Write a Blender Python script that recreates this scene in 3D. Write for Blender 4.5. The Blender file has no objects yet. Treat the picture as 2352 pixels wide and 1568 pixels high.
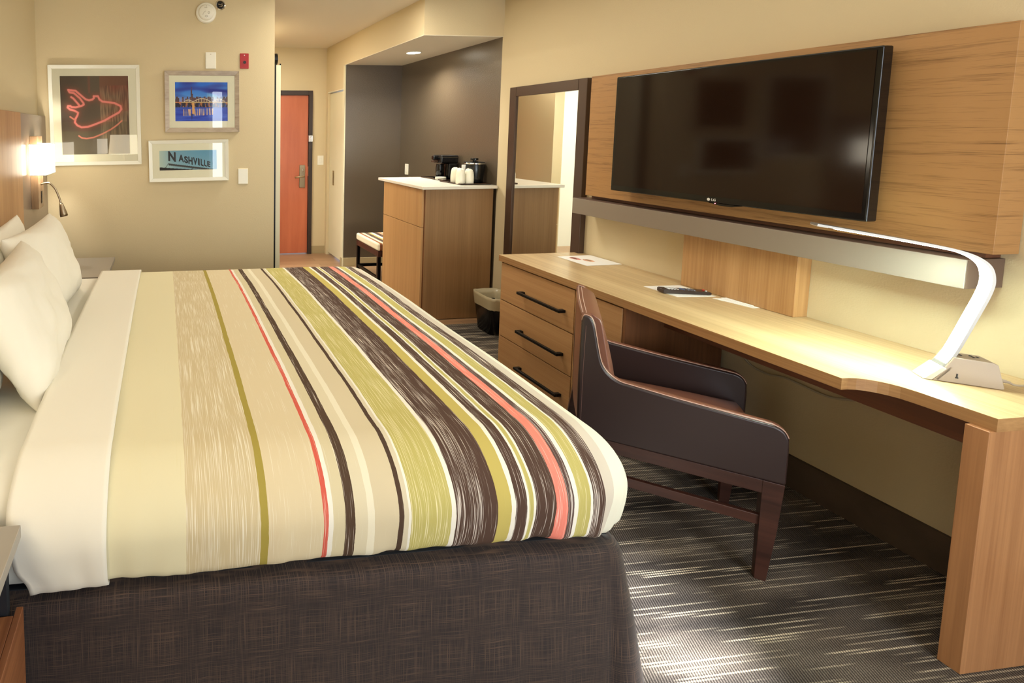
import bpy, bmesh, math, random
from mathutils import Vector, Matrix, noise
random.seed(7)
sc = bpy.context.scene
COL = sc.collection
PI = math.pi

# ---------------------------------------------------------------- helpers
def lin(c):
    return tuple(((v/255)/12.92 if v/255 <= .04045 else ((v/255+.055)/1.055)**2.4) for v in c[:3]) + (1,)

def N(nt, t, x=0, y=0, **kw):
    n = nt.nodes.new(t)
    for k, v in kw.items():
        if k.startswith('_'): setattr(n, k[1:], v)
        else: n.inputs[k].default_value = v
    return n

def newmat(name):
    m = bpy.data.materials.new(name); m.use_nodes = True
    nt = m.node_tree
    return m, nt, nt.nodes['Principled BSDF']

def coords(nt, scale=(1,1,1), rot=(0,0,0), kind='Object'):
    tc = nt.nodes.new('ShaderNodeTexCoord'); mp = nt.nodes.new('ShaderNodeMapping')
    mp.inputs['Scale'].default_value = scale; mp.inputs['Rotation'].default_value = rot
    nt.links.new(tc.outputs[kind], mp.inputs['Vector'])
    return mp.outputs['Vector']

def addbump(nt, b, fac, strength=.2, dist=.002):
    bp = nt.nodes.new('ShaderNodeBump'); bp.inputs['Strength'].default_value = strength
    bp.inputs['Distance'].default_value = dist
    nt.links.new(fac, bp.inputs['Height']); nt.links.new(bp.outputs['Normal'], b.inputs['Normal'])

def plain(name, c, rough=.5, metal=0, bump=None, spec=.5, var=0, coat=0):
    m, nt, b = newmat(name)
    b.inputs['Base Color'].default_value = lin(c); b.inputs['Roughness'].default_value = rough
    b.inputs['Metallic'].default_value = metal; b.inputs['Specular IOR Level'].default_value = spec
    b.inputs['Coat Weight'].default_value = coat
    if bump:
        s, st, d = bump
        nz = N(nt, 'ShaderNodeTexNoise', Scale=s, Detail=4.0)
        nt.links.new(coords(nt), nz.inputs['Vector']); addbump(nt, b, nz.outputs['Fac'], st, d)
    if var:
        nz2 = N(nt, 'ShaderNodeTexNoise', Scale=6.0, Detail=5.0)
        nt.links.new(coords(nt), nz2.inputs['Vector'])
        mx = nt.nodes.new('ShaderNodeMix'); mx.data_type = 'RGBA'
        mx.inputs[6].default_value = lin([v*(1-var) for v in c]); mx.inputs[7].default_value = lin([min(255, v*(1+var)) for v in c])
        nt.links.new(nz2.outputs['Fac'], mx.inputs[0]); nt.links.new(mx.outputs[2], b.inputs['Base Color'])
    return m

def wood(name, c1, c2, scale, rough=.42, bump=.15, detail=6, fine=1.0, lo=.35, hi=.65):
    m, nt, b = newmat(name)
    v = coords(nt, scale)
    nz = N(nt, 'ShaderNodeTexNoise', Scale=1.0, Detail=float(detail), Roughness=.6, Distortion=.25)
    nt.links.new(v, nz.inputs['Vector'])
    nz2 = N(nt, 'ShaderNodeTexNoise', Scale=.14, Detail=3.0)
    nt.links.new(v, nz2.inputs['Vector'])
    ad = N(nt, 'ShaderNodeMath', _operation='ADD'); mu = N(nt, 'ShaderNodeMath', _operation='MULTIPLY'); mu.inputs[1].default_value = .5
    nt.links.new(nz.outputs['Fac'], ad.inputs[0]); nt.links.new(nz2.outputs['Fac'], ad.inputs[1]); nt.links.new(ad.outputs[0], mu.inputs[0])
    r = nt.nodes.new('ShaderNodeValToRGB'); e = r.color_ramp.elements
    e[0].position = lo; e[0].color = lin(c1); e[1].position = hi; e[1].color = lin(c2)
    nt.links.new(mu.outputs[0], r.inputs['Fac']); nt.links.new(r.outputs['Color'], b.inputs['Base Color'])
    b.inputs['Roughness'].default_value = rough
    addbump(nt, b, nz.outputs['Fac'], bump, .001)
    return m

def emis(name, c, s, base=(255,255,255)):
    m, nt, b = newmat(name)
    b.inputs['Base Color'].default_value = lin(base); b.inputs['Emission Color'].default_value = lin(c)
    b.inputs['Emission Strength'].default_value = s; b.inputs['Roughness'].default_value = .6
    return m

def tagit(o, label=None, cat=None, group=None, kind=None):
    if label: o['label'] = label
    if cat: o['category'] = cat
    if group: o['group'] = group
    if kind: o['kind'] = kind
    return o

def thing(name, label, cat, loc=(0,0,0), rotz=0, group=None, kind=None):
    o = bpy.data.objects.new(name, None); COL.objects.link(o)
    o.location = loc; o.rotation_euler = (0, 0, rotz); o.empty_display_size = .05
    return tagit(o, label, cat, group, kind)

def obj(name, bm, mat, parent=None, bevel=0, smooth=False, world=False, seg=2, sub=0):
    """link bm as one mesh; world=True: vertices given in world space, parent unrotated"""
    if world and parent is not None:
        off = Vector((0,0,0)); q = parent
        while q is not None: off += Vector(q.location); q = q.parent
        bmesh.ops.translate(bm, verts=bm.verts, vec=-off)
    bmesh.ops.recalc_face_normals(bm, faces=bm.faces)
    me = bpy.data.meshes.new(name); bm.to_mesh(me); bm.free()
    mats = mat if isinstance(mat, (list, tuple)) else [mat]
    for m in mats: me.materials.append(m)
    o = bpy.data.objects.new(name, me); COL.objects.link(o)
    if parent is not None: o.parent = parent
    if smooth:
        for p in me.polygons: p.use_smooth = True
    if bevel:
        md = o.modifiers.new('Bevel', 'BEVEL'); md.width = bevel; md.segments = seg; md.limit_method = 'ANGLE'; md.angle_limit = math.radians(40)
        md.harden_normals = True
        for p in me.polygons: p.use_smooth = True
    if sub:
        md = o.modifiers.new('Sub', 'SUBSURF'); md.levels = sub; md.render_levels = sub
    return o

def B(*boxes):
    bm = bmesh.new()
    for (x0,x1,y0,y1,z0,z1) in boxes:
        r = bmesh.ops.create_cube(bm, size=1)
        bmesh.ops.scale(bm, vec=(x1-x0, y1-y0, z1-z0), verts=r['verts'])
        bmesh.ops.translate(bm, vec=((x0+x1)/2, (y0+y1)/2, (z0+z1)/2), verts=r['verts'])
    return bm

def prism(pts, h0, h1, fn):
    """pts 2D outline; fn(a,b,h)->xyz; walls between h0 and h1"""
    bm = bmesh.new()
    lo = [bm.verts.new(fn(a, b, h0)) for a, b in pts]; hi = [bm.verts.new(fn(a, b, h1)) for a, b in pts]
    bm.faces.new(lo); bm.faces.new(hi[::-1]); n = len(pts)
    for i in range(n): bm.faces.new((lo[i], hi[i], hi[(i+1)%n], lo[(i+1)%n]))
    return bm

def tube(pts, r, seg=10, bm=None, cap=True):
    bm = bm or bmesh.new(); pts = [Vector(p) for p in pts]; n = len(pts)
    rs = r if isinstance(r, (list, tuple)) else [r]*n
    rings = []; up = None
    for i, p in enumerate(pts):
        t = (pts[min(i+1,n-1)] - pts[max(i-1,0)]).normalized()
        if up is None:
            up = Vector((0,0,1)) if abs(t.z) < .9 else Vector((1,0,0))
        a = t.cross(up).normalized(); b = a.cross(t).normalized(); up = b
        rings.append([bm.verts.new(p + rs[i]*(math.cos(2*PI*k/seg)*a + math.sin(2*PI*k/seg)*b)) for k in range(seg)])
    for i in range(n-1):
        for k in range(seg):
            bm.faces.new((rings[i][k], rings[i][(k+1)%seg], rings[i+1][(k+1)%seg], rings[i+1][k]))
    if cap: bm.faces.new(rings[0][::-1]); bm.faces.new(rings[-1])
    return bm

def lathe(prof, seg=32, axis='Z', loc=(0,0,0), bm=None):
    bm = bm or bmesh.new(); L = Vector(loc); rings = []
    def P(r, h, a):
        c, s = math.cos(a)*r, math.sin(a)*r
        return L + (Vector((c, s, h)) if axis == 'Z' else Vector((c, h, s)) if axis == 'Y' else Vector((h, c, s)))
    for r, h in prof: rings.append([bm.verts.new(P(max(r, 1e-5), h, 2*PI*k/seg)) for k in range(seg)])
    for i in range(len(rings)-1):
        for k in range(seg): bm.faces.new((rings[i][k], rings[i][(k+1)%seg], rings[i+1][(k+1)%seg], rings[i+1][k]))
    bm.faces.new(rings[0][::-1]); bm.faces.new(rings[-1])
    return bm

def smoothpts(pts, n=8):
    P = [Vector(p) for p in pts]; out = []
    for i in range(len(P)-1):
        p0, p1, p2, p3 = P[max(i-1,0)], P[i], P[i+1], P[min(i+2,len(P)-1)]
        for k in range(n):
            t = k/n
            out.append(.5*((2*p1)+(-p0+p2)*t+(2*p0-5*p1+4*p2-p3)*t*t+(-p0+3*p1-3*p2+p3)*t**3))
    out.append(P[-1]); return out

def textmesh(s, size, extrude=0.0, bold=0.0):
    cu = bpy.data.curves.new('t', 'FONT'); cu.body = s; cu.size = size; cu.extrude = extrude; cu.offset = bold
    cu.align_x = 'LEFT'
    o = bpy.data.objects.new('t', cu); COL.objects.link(o)
    dg = bpy.context.evaluated_depsgraph_get(); me = bpy.data.meshes.new_from_object(o.evaluated_get(dg))
    bm = bmesh.new(); bm.from_mesh(me); bpy.data.objects.remove(o); bpy.data.curves.remove(cu); bpy.data.meshes.remove(me)
    return bm

def copy_tree(o, parent=None):
    c = o.copy(); COL.objects.link(c)
    if parent is not None: c.parent = parent
    for ch in [x for x in ORDER(o)]: copy_tree(ch, c)
    return c
def ORDER(o): return [x for x in bpy.data.objects if x.parent == o]

def struct(name, bm, mat, parent=None, **k):
    o = obj(name, bm, mat, parent, **k)
    if parent is None: o['kind'] = 'structure'
    return o
def solo(name, label, cat, bm, mat, group=None, kind=None, **k):
    return tagit(obj(name, bm, mat, None, **k), label, cat, group, kind)

# ---------------------------------------------------------------- materials
M = {}
def wallmat(name, c, rough, scale, st, dist, spec=.3):
    m, nt, b = newmat(name)
    b.inputs['Base Color'].default_value = lin(c); b.inputs['Roughness'].default_value = rough
    b.inputs['Specular IOR Level'].default_value = spec
    if spec > .6: b.inputs['Coat Weight'].default_value = .6; b.inputs['Coat Roughness'].default_value = .3
    v = coords(nt)
    nz = N(nt, 'ShaderNodeTexNoise', Scale=scale, Detail=3.0); nt.links.new(v, nz.inputs['Vector'])
    addbump(nt, b, nz.outputs['Fac'], st, dist)
    return m
M['wall'] = wallmat('beige_wall', (208,191,154), .65, 160, .35, .002)
M['dark'] = wallmat('taupe_wall', (86,74,58), .3, 130, .6, .003, .8)
M['ceil'] = wallmat('ceiling_paint', (232,224,206), .8, 60, .1, .001)
M['cream'] = plain('cream_paint', (222,214,182), .5)
M['base'] = plain('tan_vinyl_base', (168,150,112), .5)
M['white'] = plain('white_plastic', (236,232,216), .35)
M['whitef'] = plain('white_lacquer', (232,230,215), .35)
M['mat'] = plain('mat_board', (252,246,216), .8)
M['silverframe'] = wood('brushed_silver_wood', (150,132,112), (188,172,150), (14,14,60), .35, .1)
M['black'] = plain('black_plastic', (12,12,13), .25)
M['blackm'] = plain('black_metal', (18,16,15), .35, .6)
M['chrome'] = plain('chrome', (220,218,212), .15, 1)
M['nickel'] = plain('brushed_nickel', (168,152,128), .3, 1)
M['brass'] = plain('satin_nickel_plate', (176,160,130), .3, 1)
M['red'] = plain('red_plastic', (165,12,10), .35)
M['oak_panel'] = wood('oak_horizontal', (116,80,44), (172,128,78), (8,10,300), .5, .4, 7, lo=.33, hi=.49)
M['oak_v'] = wood('oak_vertical', (154,110,66), (186,144,96), (110,110,2.0), .45, .2)
M['oak_front'] = wood('oak_front', (172,126,80), (190,146,98), (60,1.5,160), .45, .12)
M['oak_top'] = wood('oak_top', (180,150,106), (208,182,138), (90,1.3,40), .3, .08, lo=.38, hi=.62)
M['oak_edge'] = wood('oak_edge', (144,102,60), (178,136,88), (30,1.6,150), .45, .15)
M['oak_dark'] = wood('oak_dark_brown', (104,66,40), (134,88,54), (60,60,2.0), .5, .2)  # darker brown oak for carcasses and kneehole panel
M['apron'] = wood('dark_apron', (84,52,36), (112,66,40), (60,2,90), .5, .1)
M['headwood'] = wood('headboard_oak', (164,122,82), (194,152,108), (90,90,2.0), .4, .15)
M['walnut'] = wood('walnut_drawer', (120,72,44), (170,112,72), (70,2.5,70), .4, .15)
M['headgrey'] = plain('taupe_laminate', (140,124,106), .3, .35)
M['band'] = plain('taupe_metallic_laminate', (146,134,122), .36, .45)
M['bandshade'] = plain('shaded_taupe_laminate', (104,84,72), .45, .1)  # same laminate as the ledge front, darkened for its less lit faces
M['nstop'] = plain('grey_laminate', (158,150,138), .3)
M['nsdark'] = plain('charcoal_laminate', (40,44,50), .5)
M['quartz'] = plain('white_quartz', (236,230,214), .25, var=.02)
M['doorwood'] = wood('cherry_door', (170,90,58), (196,112,76), (9,9,1.1), .35, .05, 4)
M['bronze'] = plain('bronze_frame_paint', (52,40,34), .4)
M['mframe'] = plain('mirror_frame_brown', (74,54,42), .33, .25)
M['leather'] = plain('lit_brown_leather', (122,80,62), .33, bump=(260, .18, .0006), var=.05)  # chair leather in its lit tone: seat, back, arm tops
M['leathershade'] = plain('shaded_brown_leather', (46,32,30), .33, bump=(260, .18, .0006), var=.04)  # same leather, shade on the arm sides put into a darker colour
M['stitch'] = plain('tan_stitching', (196,164,146), .6)
M['seam'] = plain('brown_seam_thread', (120,88,78), .6)
M['cwood'] = wood('dark_cherry_frame', (46,27,22), (76,46,37), (4,60,60), .3, .05)
M['linen'] = plain('white_cotton', (236,231,216), .85, bump=(420, .1, .0005), spec=.2)
M['sheet'] = plain('white_sheet', (240,236,222), .85, bump=(500, .12, .0005), spec=.2)
M['paper'] = plain('white_paper', (240,238,232), .7)
M['lampgrey'] = plain('grey_lamp_plastic', (184,170,150), .38)
M['lampback'] = plain('silver_lamp_back', (150,146,138), .3, .5)
M['sconce'] = wood('bronze_brushed_metal', (104,78,54), (150,122,92), (90,90,6), .3, .1)
M['shade'] = emis('lit_shade', (255,243,218), 9.0)
M['lshade'] = emis('lit_drum_shade', (255,240,205), 9)
M['led'] = emis('led_strip', (232,255,240), 115)
M['lens'] = emis('downlight_lens', (255,246,225), 25)
M['liner'] = plain('bin_liner', (176,164,134), .25)
M['curtain'] = plain('curtain_fabric', (150,130,110), .9)
M['cord'] = plain('putty_cord', (186,174,152), .5)
M['tile'] = plain('white_bathroom_tile', (240,242,236), .3)

def mirror_mat():
    m, nt, b = newmat('mirror_glass'); b.inputs['Base Color'].default_value = (.86,.88,.85,1)
    b.inputs['Metallic'].default_value = 1; b.inputs['Roughness'].default_value = .01; return m
M['mirror'] = mirror_mat()
def glaze():
    m = bpy.data.materials.new('picture_glass'); m.use_nodes = True; nt = m.node_tree; nt.nodes.clear()
    o = N(nt, 'ShaderNodeOutputMaterial'); mx = N(nt, 'ShaderNodeMixShader'); t = N(nt, 'ShaderNodeBsdfTransparent'); g = N(nt, 'ShaderNodeBsdfGlossy', Roughness=.01)
    fr = N(nt, 'ShaderNodeFresnel', IOR=1.38)
    nt.links.new(fr.outputs[0], mx.inputs[0]); nt.links.new(t.outputs[0], mx.inputs[1]); nt.links.new(g.outputs[0], mx.inputs[2]); nt.links.new(mx.outputs[0], o.inputs[0])
    return m
M['glass'] = glaze()
m, nt, b = newmat('tv_screen'); b.inputs['Base Color'].default_value = lin((30,17,10)); b.inputs['Roughness'].default_value = .09
b.inputs['Specular IOR Level'].default_value = .36; M['screen'] = m
M['tvbezel'] = plain('gloss_black_bezel', (8,8,10), .12)

def carpet():
    m, nt, b = newmat('striped_carpet'); L = nt.links
    # dashes run along world X
    v = coords(nt, (1.9, 120, 1)); w = N(nt, 'ShaderNodeTexWhiteNoise'); w.noise_dimensions = '1D'
    # jitter each row in x
    sep = N(nt, 'ShaderNodeSeparateXYZ'); L.new(v, sep.inputs[0])
    fl = N(nt, 'ShaderNodeMath', _operation='FLOOR'); L.new(sep.outputs['Y'], fl.inputs[0]); L.new(fl.outputs[0], w.inputs['W'])
    mu = N(nt, 'ShaderNodeMath', _operation='MULTIPLY'); mu.inputs[1].default_value = 7; L.new(w.outputs['Value'], mu.inputs[0])
    ad = N(nt, 'ShaderNodeMath', _operation='ADD'); L.new(sep.outputs['X'], ad.inputs[0]); L.new(mu.outputs[0], ad.inputs[1])
    cmb = N(nt, 'ShaderNodeCombineXYZ'); L.new(ad.outputs[0], cmb.inputs[0]); L.new(fl.outputs[0], cmb.inputs[1])
    nz = N(nt, 'ShaderNodeTexNoise', Scale=1.0, Detail=1.0); L.new(cmb.outputs[0], nz.inputs['Vector'])
    th = N(nt, 'ShaderNodeMapRange'); th.inputs[1].default_value = .51; th.inputs[2].default_value = .56; L.new(nz.outputs['Fac'], th.inputs[0])
    # line thickness inside the row
    fr = N(nt, 'ShaderNodeMath', _operation='FRACT'); L.new(sep.outputs['Y'], fr.inputs[0])
    ln = N(nt, 'ShaderNodeMath', _operation='LESS_THAN'); ln.inputs[1].default_value = .55; L.new(fr.outputs[0], ln.inputs[0])
    dash = N(nt, 'ShaderNodeMath', _operation='MULTIPLY'); mk = N(nt, 'ShaderNodeTexNoise', Scale=1.0, Detail=2.0); L.new(coords(nt, (.9, 22, 1)), mk.inputs['Vector']); mkr = N(nt, 'ShaderNodeMapRange'); mkr.inputs[1].default_value = .42; mkr.inputs[2].default_value = .58; mkr.inputs[3].default_value = .4; L.new(mk.outputs['Fac'], mkr.inputs[0])
    mkm = N(nt, 'ShaderNodeMath', _operation='MULTIPLY'); L.new(th.outputs[0], mkm.inputs[0]); L.new(mkr.outputs[0], mkm.inputs[1]); L.new(mkm.outputs[0], dash.inputs[0]); L.new(ln.outputs[0], dash.inputs[1])
    # broad darker bands
    v2 = coords(nt, (1.1, 7, 1)); n2 = N(nt, 'ShaderNodeTexNoise', Scale=1.0, Detail=3.0); L.new(v2, n2.inputs['Vector'])
    # loop pile: diagonal twill
    v3 = coords(nt, (1,1,1), (0,0,math.radians(24)))
    wv = N(nt, 'ShaderNodeTexWave', Scale=40.0, Distortion=1.2, Detail=2.0); wv.inputs['Detail Scale'].default_value = 6; L.new(v3, wv.inputs['Vector'])
    n3 = N(nt, 'ShaderNodeTexNoise', Scale=380.0, Detail=2.0); L.new(coords(nt), n3.inputs['Vector'])
    r = N(nt, 'ShaderNodeValToRGB'); e = r.color_ramp.elements; e[0].position = .38; e[0].color = lin((60,55,52)); e[1].position = .62; e[1].color = lin((110,101,92))
    L.new(n2.outputs['Fac'], r.inputs[0])
    mxa = N(nt, 'ShaderNodeMix', _data_type='RGBA'); mxa.inputs[7].default_value = lin((196,184,162)); L.new(dash.outputs[0], mxa.inputs[0]); L.new(r.outputs[0], mxa.inputs[6])
    tw = N(nt, 'ShaderNodeMapRange'); tw.inputs[3].default_value = .35; tw.inputs[4].default_value = 1.5; L.new(wv.outputs['Fac'], tw.inputs[0])
    tn = N(nt, 'ShaderNodeMapRange'); tn.inputs[1].default_value = .3; tn.inputs[2].default_value = .7; tn.inputs[3].default_value = .6; tn.inputs[4].default_value = 1.4; L.new(n3.outputs['Fac'], tn.inputs[0])
    mm = N(nt, 'ShaderNodeMath', _operation='MULTIPLY'); L.new(tw.outputs[0], mm.inputs[0]); L.new(tn.outputs[0], mm.inputs[1])
    sc_ = N(nt, 'ShaderNodeVectorMath', _operation='SCALE'); L.new(mxa.outputs[2], sc_.inputs[0]); L.new(mm.outputs[0], sc_.inputs['Scale'])
    L.new(sc_.outputs[0], b.inputs['Base Color']); b.inputs['Roughness'].default_value = .95; b.inputs['Specular IOR Level'].default_value = .1
    addbump(nt, b, wv.outputs['Fac'], .6, .003)
    return m
M['carpet'] = carpet()
M['carpetbase'] = plain('carpet_wall_base', (88,75,64), .95, bump=(300, .6, .003), spec=.1, var=.25)
def planks():
    m, nt, b = newmat('hall_plank_floor'); L = nt.links
    br = N(nt, 'ShaderNodeTexBrick'); br.inputs['Scale'].default_value = 1; br.inputs['Brick Width'].default_value = 1.2; br.inputs['Row Height'].default_value = .15
    br.inputs['Mortar Size'].default_value = .0015; br.inputs['Color1'].default_value = lin((168,134,100)); br.inputs['Color2'].default_value = lin((146,112,82)); br.inputs['Mortar'].default_value = lin((84,60,44))
    L.new(coords(nt), br.inputs['Vector'])
    nz = N(nt, 'ShaderNodeTexNoise', Scale=1.0, Detail=6.0); L.new(coords(nt, (3, 60, 1)), nz.inputs['Vector'])
    mr = N(nt, 'ShaderNodeMapRange'); mr.inputs[3].default_value = .7; mr.inputs[4].default_value = 1.3; L.new(nz.outputs['Fac'], mr.inputs[0])
    s = N(nt, 'ShaderNodeVectorMath', _operation='SCALE'); L.new(br.outputs['Color'], s.inputs[0]); L.new(mr.outputs[0], s.inputs['Scale'])
    L.new(s.outputs[0], b.inputs['Base Color']); b.inputs['Roughness'].default_value = .4
    return m
M['planks'] = planks()

def duvet_mat(name, segs, uvkind='UV', axis='X', streaky=True, sx=520, sy=5):
    m, nt, b = newmat(name); L = nt.links
    tc = N(nt, 'ShaderNodeTexCoord'); sep = N(nt, 'ShaderNodeSeparateXYZ'); L.new(tc.outputs[uvkind], sep.inputs[0])
    lo, hi = -.2, 1.4
    mr = N(nt, 'ShaderNodeMapRange'); mr.inputs[1].default_value = lo; mr.inputs[2].default_value = hi
    # ragged printed edges
    mp = N(nt, 'ShaderNodeMapping'); mp.inputs['Scale'].default_value = (60, 22, 1) if axis == 'X' else (22, 60, 1); L.new(tc.outputs[uvkind], mp.inputs[0])
    ne = N(nt, 'ShaderNodeTexNoise', Scale=1.0, Detail=5.0); L.new(mp.outputs[0], ne.inputs['Vector'])
    je = N(nt, 'ShaderNodeMath', _operation='MULTIPLY_ADD'); je.inputs[1].default_value = .005; L.new(ne.outputs['Fac'], je.inputs[0]); L.new(sep.outputs[axis], je.inputs[2])
    L.new(je.outputs[0], mr.inputs[0])
    def ramp(ix):
        r = N(nt, 'ShaderNodeValToRGB'); cr = r.color_ramp; cr.interpolation = 'CONSTANT'
        while len(cr.elements) < len(segs): cr.elements.new(1)
        for i, s in enumerate(segs):
            cr.elements[i].position = (s[0]-lo)/(hi-lo) if i else 0
            v = s[ix]; cr.elements[i].color = lin(v) if ix < 3 else (v, v, v, 1)
        L.new(mr.outputs[0], r.inputs[0]); return r
    ra, rb, rc = ramp(1), ramp(2), ramp(3)
    mp2 = N(nt, 'ShaderNodeMapping'); mp2.inputs['Scale'].default_value = (sx, sy, 1) if axis == 'X' else (sy, sx, 1); L.new(tc.outputs[uvkind], mp2.inputs[0])
    ns = N(nt, 'ShaderNodeTexNoise', Scale=1.0, Detail=2.0, Roughness=.7); L.new(mp2.outputs[0], ns.inputs['Vector'])
    sm = N(nt, 'ShaderNodeMath', _operation='MULTIPLY_ADD'); sm.inputs[1].default_value = -.27; sm.inputs[2].default_value = .75; L.new(rc.outputs[0], sm.inputs[0])
    gt = N(nt, 'ShaderNodeMath', _operation='SUBTRACT'); L.new(ns.outputs['Fac'], gt.inputs[0]); L.new(sm.outputs[0], gt.inputs[1])
    ml = N(nt, 'ShaderNodeMath', _operation='MULTIPLY', _use_clamp=True); ml.inputs[1].default_value = 14; L.new(gt.outputs[0], ml.inputs[0])
    mx = N(nt, 'ShaderNodeMix', _data_type='RGBA'); L.new(ml.outputs[0], mx.inputs[0]); L.new(ra.outputs[0], mx.inputs[6]); L.new(rb.outputs[0], mx.inputs[7])
    L.new(mx.outputs[2], b.inputs['Base Color']); b.inputs['Roughness'].default_value = .85; b.inputs['Specular IOR Level'].default_value = .15
    nb = N(nt, 'ShaderNodeTexNoise', Scale=260.0, Detail=2.0); L.new(tc.outputs['Object'], nb.inputs['Vector']); addbump(nt, b, nb.outputs['Fac'], .12, .0006)
    return m
CR=(227,219,184); WH=(238,234,220); OL=(190,180,108); BR=(84,64,54); LT=(226,216,204)
S_=[(-.2,CR,(222,212,160),.25),(.043,(208,192,154),(234,227,205),.8),(.225,(168,152,74),(168,152,74),0),(.242,(220,205,170),(238,232,214),.5),
 (.376,(212,98,82),(244,218,200),.6),(.391,WH,WH,0),(.404,(214,203,168),WH,.35),(.435,(84,66,52),LT,.55),(.460,(220,210,180),WH,.2),(.489,(234,227,202),WH,.1),(.512,(213,200,168),(220,208,178),.2),
 (.570,(82,64,52),(180,168,150),.3),(.583,(216,206,178),WH,.1),(.600,WH,WH,0),(.606,OL,(232,224,176),.75),(.711,WH,WH,0),(.725,BR,LT,.74),(.800,BR,LT,.5),(.837,(194,178,100),(210,198,130),.2),(.872,WH,WH,0),
 (.883,BR,LT,.6),(.916,WH,WH,0),(.920,OL,(236,230,190),.6),(.934,WH,WH,0),(.938,BR,LT,.6),(1.0,(238,138,120),(252,220,206),.6),(1.028,(92,72,66),LT,.72),(1.050,WH,WH,0),(1.057,OL,(236,228,184),.6),(1.096,WH,WH,0),(1.103,BR,LT,.75),(1.141,(208,199,182),(214,205,190),.2)]
M['duvet'] = duvet_mat('striped_duvet_fabric', S_)
# plain foot border handled by second material
M['duvetfoot'] = plain('cream_duvet_border', (228,226,206), .85, spec=.15, bump=(260, .12, .0006))

def skirt_mat():
    m, nt, b = newmat('bed_skirt_weave'); L = nt.links
    tc = N(nt, 'ShaderNodeTexCoord'); fs = []
    for s in ((900, 8, 1), (8, 700, 1)):
        mp = N(nt, 'ShaderNodeMapping'); mp.inputs['Scale'].default_value = s; L.new(tc.outputs['UV'], mp.inputs[0])
        n = N(nt, 'ShaderNodeTexNoise', Scale=1.0, Detail=2.0); L.new(mp.outputs[0], n.inputs['Vector']); fs.append(n)
    ad = N(nt, 'ShaderNodeMath', _operation='MAXIMUM'); L.new(fs[0].outputs['Fac'], ad.inputs[0]); L.new(fs[1].outputs['Fac'], ad.inputs[1])
    r = N(nt, 'ShaderNodeValToRGB'); e = r.color_ramp.elements; e[0].position = .5; e[0].color = lin((38,31,32)); e[1].position = .8; e[1].color = lin((104,82,68))
    L.new(ad.outputs[0], r.inputs[0]); L.new(r.outputs[0], b.inputs['Base Color']); b.inputs['Roughness'].default_value = .75; b.inputs['Specular IOR Level'].default_value = .3
    b.inputs['Sheen Weight'].default_value = .15
    addbump(nt, b, ad.outputs[0], .3, .001)
    return m
M['skirt'] = skirt_mat()

def vcol_mat(name='printed_picture'):
    m, nt, b = newmat(name); a = N(nt, 'ShaderNodeVertexColor'); a.layer_name = 'Col'
    nt.links.new(a.outputs[0], b.inputs['Base Color']); b.inputs['Roughness'].default_value = .6; return m
M['print'] = vcol_mat()

def picture(name, parent, x0, x1, z0, z1, y, nx, ny, fn):
    """flat print facing -y, coloured per vertex by fn(u,v)->sRGB"""
    bm = bmesh.new(); cl = bm.loops.layers.float_color.new('Col')
    V = [[bm.verts.new((x0+(x1-x0)*i/nx, y, z0+(z1-z0)*j/ny)) for i in range(nx+1)] for j in range(ny+1)]
    C = [[lin(fn(i/nx, j/ny)) for i in range(nx+1)] for j in range(ny+1)]
    for j in range(ny):
        for i in range(nx):
            f = bm.faces.new((V[j][i], V[j][i+1], V[j+1][i+1], V[j+1][i]))
            for l, c in zip(f.loops, (C[j][i], C[j][i+1], C[j+1][i+1], C[j+1][i])): l[cl] = c
    return obj(name, bm, M['print'], parent)

# ---------------------------------------------------------------- camera
H = 1.545
R3 = [[0.99397669,-0.10955024,-0.00301405],[-0.01195909,-0.08108743,-0.99663524],[0.10893723,0.99066825,-0.08190914]]
cam = bpy.data.cameras.new('camera'); co = bpy.data.objects.new('camera', cam); COL.objects.link(co)
x, d, f = R3
mw = Matrix(((x[0], -d[0], -f[0], 0), (x[1], -d[1], -f[1], 0), (x[2], -d[2], -f[2], H), (0,0,0,1)))
co.matrix_world = mw
cam.sensor_width = 36; cam.lens = 1190/2352*36; cam.shift_x = (1176-508.4)/2352; cam.shift_y = (402.74-784)/2352; cam.clip_start = .02
sc.camera = co

# ---------------------------------------------------------------- room shell
W = 2.70; LW = -.90; PW = 3.87; BK = -1.3; HX = .83; EY = 6.375; CZ = 2.59; SX = 2.03; AY = 5.71
T = .12
struct('floor', B((LW-T, W+T, BK-T, 3.84, -.1, 0)), M['carpet'])
struct('floor_hall', B((LW-T, W+T, 3.84, EY+T, -.1, 0)), M['planks'])
struct('ceiling', B((LW-T, W+T, BK-T, EY+T, CZ, CZ+.1)), M['ceil'])
struct('wall_right', B((W, W+T, BK, 3.945, 0, CZ)), M['wall'])
struct('wall_alcove_right', B((W, W+T, 3.945, AY, 0, CZ)), M['dark'])
struct('wall_alcove_back', B((SX, W+T, AY, AY+.04, 0, 2.30)), M['dark'])
struct('trim_1', B((SX-.002, SX+.012, AY-.002, AY+.04, 0, 2.30)), M['cream'])
struct('wall_soffit', B((SX, W, 3.93, AY+.04, 2.304, CZ)), M['wall'])
struct('ceiling_alcove', B((SX, W, 3.93, AY, 2.30, 2.304)), M['ceil'])
struct('wall_closet', B((SX, SX+T, AY+.04, 5.755, 0, CZ), (SX, SX+T, 5.755, 6.31, 2.04, CZ), (SX, SX+T, 6.31, EY, 0, CZ)), M['wall'])
struct('wall_entrance', B((HX-T, .93, EY, EY+T, 0, CZ), (.93, 1.85, EY, EY+T, 2.065, CZ), (1.85, SX+T, EY, EY+T, 0, CZ)), M['wall'])
struct('wall_pictures', B((LW-T, HX, PW, PW+.11, 0, CZ)), M['wall'])
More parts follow.
